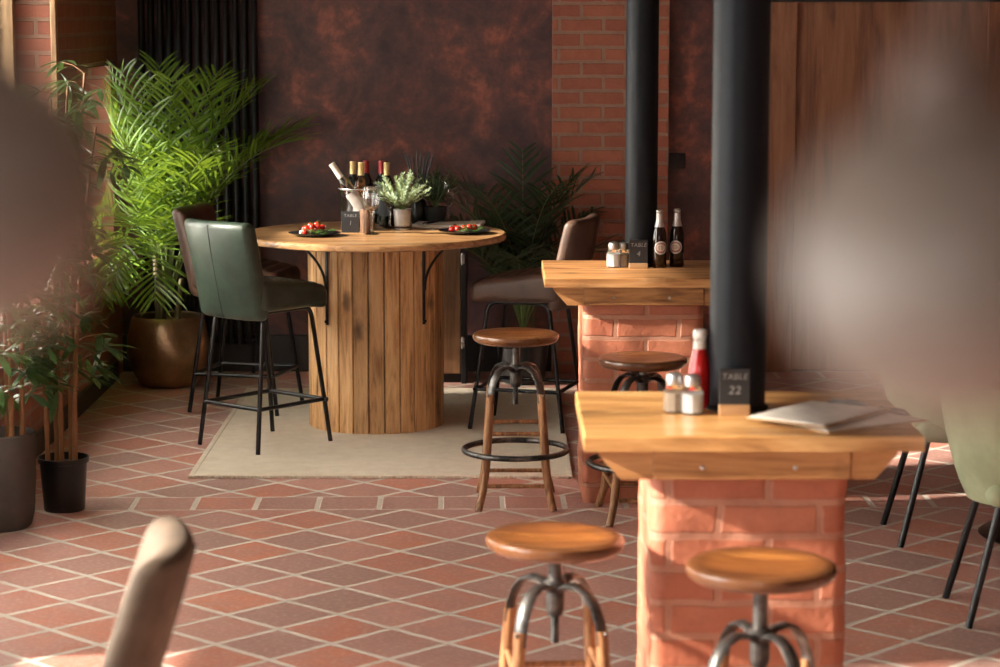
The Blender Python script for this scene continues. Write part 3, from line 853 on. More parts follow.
def column(loc, r, label):
    t = thing('steel_column', label, 'column', loc)
    b = MB(); b.lathe([(0, 0), (r, 0), (r, ZC - loc[2]), (0, ZC - loc[2])], 48); b.build('shaft', 'pipe', t)
    b = MB(); b.lathe([(r, 0), (r + 0.008, 0), (r + 0.008, 0.008), (r, 0.012)], 48); b.build('collar', 'pipe', t)
column((0.578, 9.64, ZB), 0.066, 'black steel column rising from the rear table to the ceiling')
column((0.612, 6.02, ZF), 0.0725, 'nearer black steel column, rising from the front table behind the ketchup bottle')

# ------------------------------------------------------------------ small things
def bottle(name, label, cat, loc, prof, mat, parts, group=None, rot=None, seg=28):
    t = thing(name, label, cat, loc, 0, group)
    if rot: t.rotation_euler = rot
    b = MB(); b.lathe(prof, seg); b.build('glass', mat, t)
    for (pn, pp, pm) in parts:
        b = MB(); b.lathe(pp, seg); b.build(pn, pm, t)
    return t
WB = [(0, 0), (0.034, 0), (0.037, 0.004), (0.037, 0.18), (0.034, 0.205), (0.022, 0.228), (0.0145, 0.245), (0.0135, 0.30), (0, 0.30)]
def capsule(z0=0.225, z1=0.306):
    return [(0.0155, z0 + 0.02), (0.0152, z0 + 0.03), (0.0147, z1 - 0.012), (0.0155, z1 - 0.01), (0.0155, z1), (0, z1 + 0.001)]
WL = [(0.0374, 0.05), (0.0376, 0.052), (0.0376, 0.14), (0.0374, 0.142)]
zt_ = ZR + ZT
for (x, y, foil, lab) in ((-0.712, 11.44, 'gold', 'dark wine bottle with gold capsule standing directly behind the amber rose bottle'),
                          (-0.652, 11.505, 'red_foil', 'dark wine bottle with red capsule beside the amber rose bottle, behind the ice bucket'),
                          (-0.575, 11.48, 'red_foil', 'dark wine bottle with red capsule between a wine glass and the silvery herb'),
                          (-0.545, 11.36, 'gold', 'dark wine bottle with gold capsule closest to the tin herb pot')):
    bottle('wine_bottle', lab, 'bottle', (x, y, zt_), WB, 'dark_glass', [('capsule', capsule(), foil), ('paper_label', WL, 'slate')], 'wine bottles on the drum table')

def wine_glass(loc, label, s=1.0):
    t = thing('wine_glass', label, 'glass', loc, 0, 'wine glasses on the drum table')
    out = [(0.0, 0.0), (0.034, 0.0), (0.035, 0.002), (0.02, 0.006), (0.006, 0.012), (0.0042, 0.03), (0.0042, 0.085), (0.008, 0.098), (0.022, 0.112), (0.034, 0.132), (0.0405, 0.155), (0.041, 0.17), (0.038, 0.195), (0.034, 0.215)]
    inn = [(0.0328, 0.215), (0.0368, 0.195), (0.0398, 0.17), (0.0393, 0.155), (0.0328, 0.133), (0.021, 0.1145), (0.008, 0.103), (0, 0.101)]
    b = MB(); b.lathe([(r_ * s, z_ * s) for r_, z_ in out + inn], 36); b.build('bowl', 'glass', t)
wine_glass((-0.596, 10.93, zt_), 'empty wine glass standing before the ice bucket', 1.03)
wine_glass((-0.528, 11.27, zt_), 'empty wine glass half hidden behind the tin herb pot', 0.97)
wine_glass((-0.250, 11.44, zt_), 'empty wine glass standing alone by the white napkin', 0.97)

# ice bucket with two bottles
bk = (-0.668, 11.15)
t = thing('ice_bucket', 'clear ice bucket holding a tilted white-capped bottle and a rose bottle', 'ice bucket', (*bk, zt_))
b = MB(); b.lathe([(0, 0), (0.068, 0), (0.072, 0.004), (0.090, 0.19), (0.096, 0.195), (0.096, 0.20), (0.0875, 0.20), (0.0695, 0.008), (0, 0.008)], 40); b.build('bucket', 'glass', t)
b = MB(); b.tube([(0.0955 * math.cos(2 * PI * i / 40), 0.0955 * math.sin(2 * PI * i / 40), 0.198) for i in range(40)], 0.002, 8, closed=True); b.build('rim', 'steel', t)
bottle('wine_bottle', 'pale wine bottle with white capsule tilting out of the ice bucket', 'bottle', (bk[0] + 0.042, bk[1] - 0.030, zt_ + 0.06), [(r_ * 0.75, z_) for r_, z_ in WB], 'white_wine',
       [('capsule', [(r_ * 1.0, z_ * 1.0) for r_, z_ in capsule(0.205)], 'white_foil'), ('paper_label', [(r_ * 0.76, z_) for r_, z_ in WL], 'label')], 'bottles in the ice bucket', (0, rad(-33), 0))
bottle('wine_bottle', 'amber rose bottle with gold capsule upright in the ice bucket', 'bottle', (bk[0] - 0.004, bk[1] + 0.030, zt_ + 0.012), [(r_ * 0.8, z_) for r_, z_ in WB], 'rose',
       [('capsule', capsule(), 'gold'), ('paper_label', [(r_ * 0.8, z_) for r_, z_ in WL], 'label')], 'bottles in the ice bucket', (0, rad(3), 0))

def letters(txt, size, parent, loc, mat='chalk', shear=0.15):
    cu = bpy.data.curves.new('lettering', 'FONT')
    cu.body = txt; cu.size = size; cu.align_x = 'CENTER'; cu.align_y = 'CENTER'; cu.extrude = 0.0004; cu.shear = shear; cu.space_character = 1.1
    cu.materials.append(M[mat])
    tmp = bpy.data.objects.new('lettering_curve', cu); C.objects.link(tmp)
    me = bpy.data.meshes.new_from_object(tmp.evaluated_get(bpy.context.evaluated_depsgraph_get()))
    bpy.data.objects.remove(tmp); bpy.data.curves.remove(cu)
    o = bpy.data.objects.new('lettering', me); C.objects.link(o)
    o.parent = parent; o.location = loc; o.rotation_euler = (PI / 2, 0, 0)
    return o
def sign(loc, rz, label, num, w=0.075, h=0.085, base=0.02):
    t = thing('table_sign', label, 'sign', loc, rz, 'slate table number signs')
    b = MB(); b.box((-w / 2, -0.016, 0), (w / 2, 0.016, base), 0.002); b.build('block', 'block', t, smooth=False)
    b = MB(); b.box((-w / 2, -0.005, base), (w / 2, 0.003, base + h), 0.0015); b.build('slate', 'slate', t, smooth=False)
    letters('TABLE', 0.0215, t, (0, -0.0056, base + h * 0.78))
    letters(num, 0.030, t, (0, -0.0056, base + h * 0.40))
sign((0.562, 9.545, ZB), 0, 'slate number sign reading TABLE 4, on the rear table', '4', 0.076, 0.094, 0.02)
sign((0.595, 5.92, ZF), 0, 'slate number sign reading TABLE 22, on the front table', '22', 0.078, 0.092, 0.026)
t = thing('table_sign', 'small slate sign reading TABLE 1, leaning before the ice bucket', 'sign', (-0.700, 11.010, zt_), 0, 'slate table number signs')
b = MB(); b.box((-0.042, -0.004, 0), (0.042, 0.004, 0.10), 0.0015); b.build('slate', 'slate', t, smooth=False)
letters('TABLE', 0.02, t, (0, -0.0046, 0.08)); letters('1', 0.028, t, (0, -0.0046, 0.045))
t = thing('candle_holder', 'bark-wrapped candle holder between ice bucket and wine glass', 'candle holder', (-0.621, 11.0, zt_))
b = MB(); b.lathe([(0, 0), (0.03, 0), (0.032, 0.003), (0.033, 0.10), (0.030, 0.112), (0.026, 0.112), (0.026, 0.06), (0, 0.06)], 28); b.build('cup', 'bark', t)
b = MB(); b.lathe([(0, 0.055), (0.025, 0.055), (0.025, 0.085), (0, 0.087)], 20); b.build('candle', 'cream', t)

def sprig_mesh(b, rnd, n, h, spread, leaf, droop=0.3):
    for i in range(n):
        a = rnd.uniform(0, 2 * PI); out = spread * math.sqrt(rnd.random()); hh = h * rnd.uniform(0.55, 1.0) * (1 - 0.25 * (out / spread) ** 2)
        pts = []
        for k in range(6):
            s_ = k / 5
            pts.append(Vector((math.cos(a) * out * s_ ** 1.3, math.sin(a) * out * s_ ** 1.3, hh * s_ - droop * out * s_ * s_ * 0.3)))
        b.mi = 1; b.tube(pts, 0.0012, 4)
        b.mi = 0
        for k in range(1, 14):
            s_ = 0.25 + 0.75 * k / 13
            u = s_ * 5; j = min(4, int(u)); p = pts[j].lerp(pts[j + 1], u - j); d_ = (pts[j + 1] - pts[j]).normalized()
            for q in range(3):
                aa = rnd.uniform(0, 2 * PI)
                side = Vector((math.cos(aa), math.sin(aa), rnd.uniform(0.0, 0.9))).normalized()
                tip = p + (side * 0.9 + d_ * 0.5).normalized() * leaf * rnd.uniform(0.7, 1.2)
                w = side.cross(d_).normalized() * leaf * 0.2
                mid = p.lerp(tip, 0.55)
                vs = [b.bm.verts.new(x) for x in (p, mid + w, tip, mid - w)]
                b.poly(vs)
rnd = random.Random(5)
t = thing('potted_herb', 'silvery green herb in a small galvanised tin pot on the drum table', 'plant', (-0.462, 11.14, zt_))
b = MB(); b.lathe([(0, 0), (0.034, 0), (0.036, 0.003), (0.042, 0.095), (0.0445, 0.097), (0.0445, 0.101), (0.0405, 0.101), (0.036, 0.01), (0, 0.01)], 32); b.build('tin_pot', 'tin', t)
b = MB(); b.lathe([(0, 0.01), (0.037, 0.01), (0.039, 0.088), (0, 0.09)], 24); b.build('soil', 'soil', t)
b = MB(); sprig_mesh(b, rnd, 60, 0.20, 0.135, 0.019); o = b.build('foliage', ['herb', 'stalk'], t, loc=(0, 0, 0.085), smooth=False); o['kind'] = 'stuff'
t = thing('potted_herb', 'dark rosemary plant in a dark pot behind the silvery herb', 'plant', (-0.315, 11.47, zt_))
b = MB(); b.lathe([(0, 0), (0.045, 0), (0.055, 0.085), (0.05, 0.085), (0.042, 0.01), (0, 0.01)], 28); b.build('pot', 'slate', t)
b = MB(); b.lathe([(0, 0.01), (0.043, 0.01), (0.049, 0.075), (0, 0.076)], 24); b.build('soil', 'soil', t)
b = MB(); sprig_mesh(b, rnd, 54, 0.22, 0.13, 0.02); o = b.build('foliage', ['rosemary', 'stalk'], t, loc=(0, 0, 0.07), smooth=False); o['kind'] = 'stuff'
t = thing('reed_diffuser', 'black reed diffuser with a fan of dark sticks behind the silvery herb', 'diffuser', (-0.395, 11.50, zt_))
b = MB(); b.lathe([(0, 0), (0.035, 0), (0.038, 0.004), (0.038, 0.10), (0.03, 0.115), (0.016, 0.125), (0.016, 0.14), (0.012, 0.14), (0.012, 0.12), (0, 0.12)], 28); b.build('bottle', 'black', t)
for i in range(8):
    a = -0.28 + 0.56 * i / 7
    b = MB(); b.tube([(0.007 * math.sin(a * 3), 0.006 * math.cos(i * 2.2), 0.115), (math.sin(a) * 0.25, 0.03 * math.cos(i * 2.2), 0.115 + 0.235 * math.cos(a) - 0.012 * (i % 3))], 0.0042, 6); b.build('reed', 'skirting', t)

# plates of food
def plate(loc, label, tom_label, sal_label, che_label, tpos, gpos, cpos):
    t = tag((lambda b: (b.lathe([(0, 0.002), (0.06, 0.0), (0.085, 0.003), (0.118, 0.013), (0.122, 0.016), (0.119, 0.017), (0.085, 0.0075), (0.06, 0.005), (0, 0.005)], 48), b)[1])(MB()).build('plate', 'plate', loc=loc), label, 'plate', 'black dinner plates')
    rnd = random.Random(int(abs(loc[0]) * 100))
    bx, by, bz = loc
    for (x, y, z) in cpos:
        b = MB(); b.rbox((0.06, 0.05, 0.022), 0.011, (4, 4, 1), 3, lambda v: Vector((v.x + 0.004 * math.sin(v.y * 90), v.y + 0.004 * math.cos(v.x * 80), v.z * (1 - 6 * (v.x ** 2 + v.y ** 2) * 4))))
        tag(b.build('cheese_slice', 'cream', loc=(bx + x, by + y, bz + z)), che_label, 'food', che_label)
    b = MB()
    for i in range(46):
        gx, gy = rnd.choice(gpos)
        p = Vector((gx + rnd.uniform(-0.03, 0.03), gy + rnd.uniform(-0.03, 0.03), 0.008 + rnd.uniform(0, 0.024)))
        a = rnd.uniform(0, 2 * PI); L = rnd.uniform(0.018, 0.034); d_ = Vector((math.cos(a), math.sin(a), rnd.uniform(-0.15, 0.5))).normalized()
        s_ = Vector((-math.sin(a), math.cos(a), rnd.uniform(-0.3, 0.3))) * L * 0.3
        q = [p, p + d_ * L * 0.35 + s_, p + d_ * L * 0.7 + s_ * 0.9 + Vector((0, 0, -0.002)), p + d_ * L, p + d_ * L * 0.7 - s_ * 0.9, p + d_ * L * 0.35 - s_]
        for v in q: v.z = max(v.z, 0.0085)
        b.poly([b.bm.verts.new(x) for x in q])
    o = tag(b.build('salad', 'salad', loc=loc, smooth=False), sal_label, 'food', None, 'stuff')
    for (x, y, z) in tpos:
        r = thing('cherry_tomato', tom_label, 'tomato', (bx + x, by + y, bz + z - 0.009), 0, tom_label)
        b = MB(); b.sphere((0, 0, 0), 0.0145, 16, 10, (1, 1, 0.93)); b.build('fruit', 'tomato', r)
        b = MB()
        for k in range(5):
            a = 2 * PI * k / 5
            b.tube([(0, 0, 0.0135), (0.005 * math.cos(a), 0.005 * math.sin(a), 0.0135), (0.009 * math.cos(a), 0.009 * math.sin(a), 0.0118)], [0.0012, 0.0011, 0.0004], 5)
        b.tube([(0, 0, 0.013), (0.002, 0, 0.021)], 0.001, 5); b.build('calyx', 'salad', r)
plate((-0.855, 10.86, zt_), 'black plate of tomatoes and greens on the sunlit edge of the drum table', 'red cherry tomato in the heap on the plate nearer the green chair',
      'green salad leaves on the plate nearer the green chair', 'white cheese under the tomatoes nearer the green chair',
      [(-0.035, -0.01, 0.045), (-0.01, -0.02, 0.052), (0.016, -0.012, 0.05), (-0.02, 0.02, 0.055), (0.01, 0.022, 0.06), (0.035, 0.01, 0.048), (-0.048, 0.018, 0.04), (-0.04, -0.035, 0.03)],
      [(0.03, -0.03), (0.055, 0.0), (0.0, -0.04)], [(-0.035, -0.012, 0.018), (0.0, 0.02, 0.022)])
plate((-0.165, 10.97, zt_), 'black plate of tomatoes and greens on the shaded edge of the drum table', 'red cherry tomato in the row on the plate by the brown chair',
      'green salad leaves on the plate by the brown chair', 'piece of white cheese under the tomatoes by the brown chair',
      [(-0.06, -0.01, 0.030), (-0.032, -0.016, 0.034), (-0.004, -0.006, 0.036), (0.022, 0.004, 0.040), (0.045, 0.016, 0.038), (-0.045, 0.02, 0.036)],
      [(0.01, -0.03), (0.04, -0.015), (-0.02, 0.03)], [(-0.01, 0.005, 0.017)])
t = tag((lambda b: (b.rbox((0.33, 0.20, 0.016), 0.006, (10, 6, 1), 2, lambda v: v + Vector((0, 0, 0.003 * math.sin(v.x * 14) + 0.004 * (v.x / 0.15) ** 2))), b)[1])(MB()).build('napkin', 'napkin', loc=(-0.245, 11.32, zt_ + 0.0085)), 'folded white linen napkin behind the tomatoes on the drum table', 'napkin')
t.rotation_euler = (0, 0, rad(-6))
for (i, dx) in enumerate((0.0, 0.02)):
    t = thing(('fork', 'knife')[i], ('dark fork resting on the white napkin, by the herb pot', 'dark knife resting on the white napkin, by the herb pot')[i], 'cutlery', (-0.335 + dx, 11.29, zt_ + 0.0235), rad(62))
    b = MB(); b.tube([(-0.07, 0, 0), (0, 0, 0.001), (0.04, 0, 0.001)], [0.004, 0.003, 0.0025], 8); b.build('handle', 'iron', t)
    b = MB()
    if i == 0:
        b.box((0.04, -0.009, 0.0), (0.055, 0.009, 0.002), 0.0008)
        for q in (-0.0075, -0.0025, 0.0025, 0.0075):
            b.tube([(0.054, q, 0.001), (0.085, q, 0.003)], 0.0013, 6)
        b.build('tines', 'iron', t)
    else:
        b.prism([(0.04, -0.006), (0.11, -0.008), (0.125, 0.004), (0.04, 0.006)], 'z', 0.0, 0.002); b.build('blade', 'iron', t)

# shakers
def shaker(loc, label, fill, group, s=1.0):
    t = thing('shaker', label, 'shaker', loc, rad(20), group)
    b = MB()
    def sq(r_, n_=8): return [(r_ * math.cos(2 * PI * (i + 0.5) / n_), r_ * math.sin(2 * PI * (i + 0.5) / n_)) for i in range(n_)]
    rows = [b.ring([(x * s, y * s, z * s) for x, y in sq(r_)]) for r_, z in ((0.0215, 0.0), (0.0235, 0.003), (0.0235, 0.046), (0.019, 0.058), (0.0165, 0.063))]
    b.loft(rows); b.build('jar', 'glass', t, smooth=False)
    b = MB(); b.loft([b.ring([(x * s, y * s, z * s) for x, y in sq(0.0205)]) for z in (0.004, 0.044)]); b.build('contents', fill, t, smooth=False)
    b = MB(); b.lathe([(0.0175 * s, 0.0605 * s), (0.0182 * s, 0.063 * s), (0.0182 * s, 0.076 * s), (0.0165 * s, 0.082 * s), (0.009 * s, 0.086 * s), (0, 0.0865 * s)], 24); b.build('cap', 'steel', t)
shaker((0.446, 5.955, ZF), 'pepper shaker, the tan one nearest the corner of the front table', 'pepper', 'shakers on the front table', 1.2)
shaker((0.489, 5.93, ZF), 'white salt shaker right against the ketchup on the front table', 'salt', 'shakers on the front table', 1.2)
shaker((0.463, 9.57, ZB), 'white-filled salt shaker on the rear table', 'salt', 'shakers on the rear table', 1.22)
shaker((0.503, 9.585, ZB), 'tan pepper shaker between the salt and the rear column', 'pepper', 'shakers on the rear table', 1.18)
# ketchup
KP = [(r_ * 1.07, z_) for r_, z_ in [(0, 0), (0.026, 0), (0.0285, 0.004), (0.0285, 0.07), (0.0265, 0.10), (0.020, 0.135), (0.0155, 0.155), (0.0145, 0.165), (0, 0.165)]]
bottle('ketchup_bottle', 'red ketchup bottle with white cap beside the front column', 'bottle', (0.515, 6.03, ZF), KP, 'ketchup',
       [('neck_label', [(0.0165, 0.152), (0.0168, 0.155), (0.0160, 0.176), (0.0150, 0.177)], 'white_foil'),
        ('cap', [(0.016, 0.180), (0.0175, 0.182), (0.0175, 0.199), (0.0155, 0.203), (0, 0.2035)], 'white_plastic')])
# beer bottles
BP = [(0, 0), (0.027, 0), (0.0298, 0.004), (0.0298, 0.12), (0.028, 0.14), (0.018, 0.172), (0.0138, 0.19), (0.0128, 0.228), (0, 0.229)]
def oval(b, R, z0, hw, hh, off, face):
    n = 12
    for i in range(-n, n):
        x0, x1 = i / n, (i + 1) / n
        h0, h1 = math.sqrt(max(0, 1 - x0 * x0)) * hh, math.sqrt(max(0, 1 - x1 * x1)) * hh
        def P(x, z):
            a = face + x * hw / R; return (math.cos(a) * (R + off), math.sin(a) * (R + off), z0 + z)
        vs = [P(x0, -h0), P(x1, -h1), P(x1, h1), P(x0, h0)]
        if h0 < 1e-6: vs = [P(x0, 0), P(x1, -h1), P(x1, h1)]
        elif h1 < 1e-6: vs = [P(x0, -h0), P(x1, 0), P(x0, h0)]
        b.poly([b.bm.verts.new(v) for v in vs])
for (x, y, fa, lab) in ((0.648, 9.565, -80, 'dark beer bottle standing closer to the slate sign, oval label'),
                        (0.722, 9.60, -105, 'dark beer bottle standing farther from the slate sign, oval label')):
    t = bottle('beer_bottle', lab, 'bottle', (x, y, ZB), BP, 'brown_glass',
               [('neck_foil', [(0.0205, 0.166), (0.0184, 0.173), (0.0143, 0.19), (0.0133, 0.222), (0.0128, 0.2225)], 'silver'),
                ('crown_cap', [(0.0135, 0.224), (0.0145, 0.226), (0.0143, 0.233), (0.011, 0.236), (0, 0.2365)], 'steel')], 'beer bottles')
    b = MB(); oval(b, 0.0298, 0.082, 0.028, 0.027, 0.0006, rad(fa)); b.build('oval_label', 'silver', t)
    b = MB(); oval(b, 0.0298, 0.082, 0.023, 0.021, 0.0010, rad(fa)); b.build('label_ring', 'label_red', t)
    b = MB(); oval(b, 0.0298, 0.083, 0.019, 0.015, 0.0014, rad(fa)); b.build('label_centre', 'label', t)
    b = MB()
    for zz, hw in ((0.088, 0.011), (0.082, 0.014), (0.076, 0.010)):
        n_ = 6
        for i in range(n_):
            def P(k, z): 
                a = rad(fa) + (-hw + 2 * hw * k / n_) / 0.0298; return (math.cos(a) * 0.0316, math.sin(a) * 0.0316, z)
            if i % 3 != 2: b.poly([b.bm.verts.new(v) for v in (P(i, zz - 0.0016), P(i + 0.8, zz - 0.0016), P(i + 0.8, zz + 0.0016), P(i, zz + 0.0016))])
    b.build('label_print', 'label_red', t)

# clipboards
def clipboard(loc, rz, label, tz=0.0):
    t = thing('clipboard', label, 'clipboard', loc, rz, 'menu clipboards on the front table')
    b = MB(); b.box((-0.115, -0.16, 0), (0.115, 0.16, 0.004), 0.0015); b.build('board', 'clip_wood', t, smooth=False)
    b = MB(); b.rbox((0.212, 0.30, 0.003), 0.0012, (4, 12, 1), 1, lambda v: v + Vector((0, 0, 0.002 * (1 + math.sin(v.y * 12)) * max(0, (0.1 - v.y) * 4))), (0, -0.006, 0.0058)); b.build('menu_paper', 'paper', t)
    b = MB(); b.box((-0.055, 0.135, 0.0075), (0.055, 0.158, 0.0095), 0.0008); b.tube([(-0.05, 0.147, 0.012), (0.05, 0.147, 0.012)], 0.005, 8)
    b.box((-0.018, 0.150, 0.009), (0.018, 0.172, 0.016), 0.002); b.build('clip', 'iron', t)
clipboard((0.872, 5.82, ZF), rad(-58), 'lower menu clipboard half covered by another, near the table end')
clipboard((0.800, 5.845, ZF + 0.0125), rad(-38), 'upper menu clipboard lying across another beside the front column')

# ------------------------------------------------------------------ plants
def frond(b, base, az, length, rise, droop, nl, leaf, rnd, width=0.012, roll=0.0, start=0.28, hang=0.35):
    """one feather leaf: stalk plus leaflets; az outward direction, rise 0..1"""
    d = Vector((math.cos(az), math.sin(az), 0))
    pts = []
    th = rad(88 - 60 * (1 - rise)); p = Vector(base)
    N = 16
    for k in range(N + 1):
        pts.append(p.copy())
        a = th - droop * (k / N) ** 1.5
        p = p + (d * math.cos(a) + Vector((0, 0, math.sin(a)))) * (length / N)
    b.mi = 1; b.tube(pts, [0.005 * (1 - 0.8 * k / N) for k in range(N + 1)], 5)
    b.mi = 0
    side0 = Vector((-d.y, d.x, 0))
    for i in range(nl):
        s_ = start + (1 - start) * (i + rnd.uniform(0, .3)) / nl
        u = s_ * N; j = min(N - 1, int(u)); q = pts[j].lerp(pts[j + 1], u - j); t = (pts[j + 1] - pts[j]).normalized()
        up = side0.cross(t).normalized() * -1
        if up.z < 0 and abs(t.z) < 0.98: up = -up
        L = leaf * (0.55 + 0.45 * math.sin(PI * min(1, 0.15 + 0.85 * (i / nl)))) * rnd.uniform(0.85, 1.1) * (1.0 if i < nl * 0.85 else 0.75)
        fwd = 0.55 + 0.6 * (i / nl)
        for sg in (-1, 1):
            dd = (side0 * sg * rnd.uniform(0.8, 1.1) + t * fwd * rnd.uniform(0.8, 1.25) + up * rnd.uniform(0.0, 0.55)).normalized()
            w0 = dd.cross(up).normalized()
            c = q.copy(); prev = None
            n_ = 5
            dirv = dd.copy()
            for k in range(n_ + 1):
                f_ = k / n_
                w = width * (0.5 + 1.6 * f_) * (1 - f_) ** 0.75 * 1.15 if k else width * 0.4
                row = (b.bm.verts.new(c + w0 * w * 0.5 + up * w * 0.18), b.bm.verts.new(c), b.bm.verts.new(c - w0 * w * 0.5 + up * w * 0.18))
                if prev:
                    if k == n_:
                        b.poly((prev[0], row[1], prev[1])); b.poly((prev[1], row[1], prev[2]))
                    else:
                        b.poly((prev[0], row[0], row[1], prev[1])); b.poly((prev[1], row[1], row[2], prev[2]))
                prev = row
                dirv = (dirv + Vector((0, 0, -hang / n_ * (0.5 + f_)))).normalized()
                c = c + dirv * (L / n_)
def palm(loc, label, fr, leafmat, pot_prof, potmat, rimz, rnd, trunks, ymax):
    t = thing('potted_palm', label, 'plant', loc, 0)
    b = MB(); b.lathe(pot_prof, 48); b.build('pot', potmat, t)
    b = MB(); b.lathe([(0, rimz - 0.08), (pot_prof[-3][0] * 0.94, rimz - 0.08), (pot_prof[-3][0] * 0.94, rimz - 0.04), (0, rimz - 0.03)], 32); b.build('soil', 'soil', t)
    for (x, y, r_, h) in trunks:
        b = MB()
        pr = []
        n_ = 10
        b.tube([(x * (1 + 0.6 * k / n_), y * (1 + 0.6 * k / n_), rimz - 0.05 + h * k / n_) for k in range(n_ + 1)], [r_ * (1.15 - 0.5 * k / n_) * (1.0 + 0.06 * (k % 2)) for k in range(n_ + 1)], 10)
        b.build('trunk', 'trunk', t)
    for f in fr:
        b = MB(); frond(b, *f[:7], rnd, *f[7:])
        for v in b.bm.verts:                             # leaves press against the wall, not through it
            lx, ly = XL + 0.03 - loc[0], ymax - loc[1]
            if v.co.x < lx + 0.1: v.co.x = lx + 0.1 * math.exp((v.co.x - lx - 0.1) / 0.1)
            if v.co.y > ly - 0.1: v.co.y = ly - 0.1 * math.exp(-(v.co.y - ly + 0.1) / 0.1)
        b.build('frond', [leafmat, 'stalk'], t, smooth=False)
    return t
rnd = random.Random(11)
pot_prof = [(0, 0), (0.125, 0), (0.15, 0.01), (0.195, 0.09), (0.215, 0.18), (0.212, 0.26), (0.192, 0.34), (0.184, 0.365), (0.180, 0.37), (0.174, 0.365), (0.178, 0.33), (0, 0.30)]
fr = []
def F(azd, L, rise, droop, leaf=0.33, nl=23, z=0.42, x=0.0, y=0.0, hang=0.38):
    fr.append(((x, y, z), rad(azd), L, rise, droop, nl, leaf, 0.0165, 0.0, 0.28, hang))
for q in ((100, 1.35, 0.97, 0.7), (60, 1.30, 0.93, 0.8), (20, 1.30, 0.93, 0.9), (-15, 1.30, 0.95, 0.9), (-45, 1.35, 0.97, 0.8), (-75, 1.30, 0.98, 0.75), (-110, 1.35, 0.97, 0.75), (-135, 1.25, 0.95, 0.9),
          (165, 1.15, 0.95, 0.9), (-165, 1.25, 0.97, 0.8), (-150, 1.3, 0.99, 0.6),
          (8, 1.25, 0.80, 1.15), (-22, 1.25, 0.76, 1.2), (-60, 1.15, 0.85, 1.3), (38, 1.2, 0.80, 1.2), (-5, 1.25, 0.72, 0.9), (-100, 1.15, 0.9, 1.5), (-125, 1.1, 0.85, 1.5)):
    F(*q)
for q in ((-108, 0.80, 0.0, 1.9), (-138, 0.80, 0.0, 1.8), (-84, 0.8, 0.0, 2.0), (-120, 0.95, 0.30, 2.1), (-98, 0.9, 0.25, 2.2), (-60, 0.8, 0.2, 1.9), (-150, 0.9, 0.4, 2.0), (-112, 0.6, -0.2, 1.6)):
    F(*q, 0.28, 20, 0.68, -0.03, -0.04, 0.22)
palm((-1.735, 12.23, 0), 'large palm with bright fronds in a hammered bronze pot by the radiator', fr, 'palm', pot_prof, 'bronze', 0.365, rnd,
     [(-0.03, -0.03, 0.026, 0.40), (0.05, -0.03, 0.016, 0.25), (-0.04, 0.03, 0.016, 0.25), (-0.02, -0.05, 0.015, 0.24)], 12.60)
fr = []
for (az, L, ri, dr) in ((90, 1.0, 0.98, 0.5), (10, 0.95, 0.93, 0.9), (-30, 0.95, 0.95, 0.8), (-70, 1.0, 0.9, 1.1), (170, 0.95, 0.92, 0.9), (200, 0.95, 0.88, 1.1), (-120, 1.0, 0.92, 1.2),
                        (40, 0.85, 0.8, 1.2), (-10, 0.8, 0.7, 1.4), (-50, 0.8, 0.72, 1.5), (-95, 0.8, 0.75, 1.7), (215, 0.85, 0.72, 1.5), (150, 0.8, 0.8, 1.2), (-150, 0.8, 0.85, 1.6)):
    fr.append(((0, 0, 0.26), rad(az), L, ri, dr, 20, 0.24, 0.018, 0.0, 0.25, 0.35))
pot2 = [(0, 0), (0.10, 0), (0.115, 0.01), (0.14, 0.22), (0.145, 0.24), (0.138, 0.245), (0.13, 0.22), (0, 0.2)]
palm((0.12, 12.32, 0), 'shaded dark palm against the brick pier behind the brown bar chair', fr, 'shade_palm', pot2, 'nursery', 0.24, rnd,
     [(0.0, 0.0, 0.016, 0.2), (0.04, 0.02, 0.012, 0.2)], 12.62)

def leaf_spray(b, p, d, n, L, rnd):
    for i in range(n):
        a = rnd.uniform(0, 2 * PI)
        s_ = Vector((math.cos(a), math.sin(a), 0))
        dd = (d * 0.7 + s_ * 0.8 + Vector((0, 0, rnd.uniform(-0.5, 0.3)))).normalized()
        w = dd.cross(Vector((0, 0, 1))).normalized() * L * 0.085
        c = Vector(p); prev = None; l = L * rnd.uniform(0.7, 1.15)
        for k in range(5):
            f_ = k / 4
            ww = w * (0.25 + 2.6 * f_ * (1 - f_) * 1.3) if k < 4 else w * 0
            if k < 4: row = (b.bm.verts.new(c + ww), b.bm.verts.new(c - ww))
            else: row = (b.bm.verts.new(c),)
            if prev:
                if len(row) == 2: b.poly((prev[0], row[0], row[1], prev[1]))
                else: b.poly((prev[0], row[0], prev[1]))
            prev = row
            dd = (dd + Vector((0, 0, -0.16))).normalized(); c = c + dd * (l / 4)
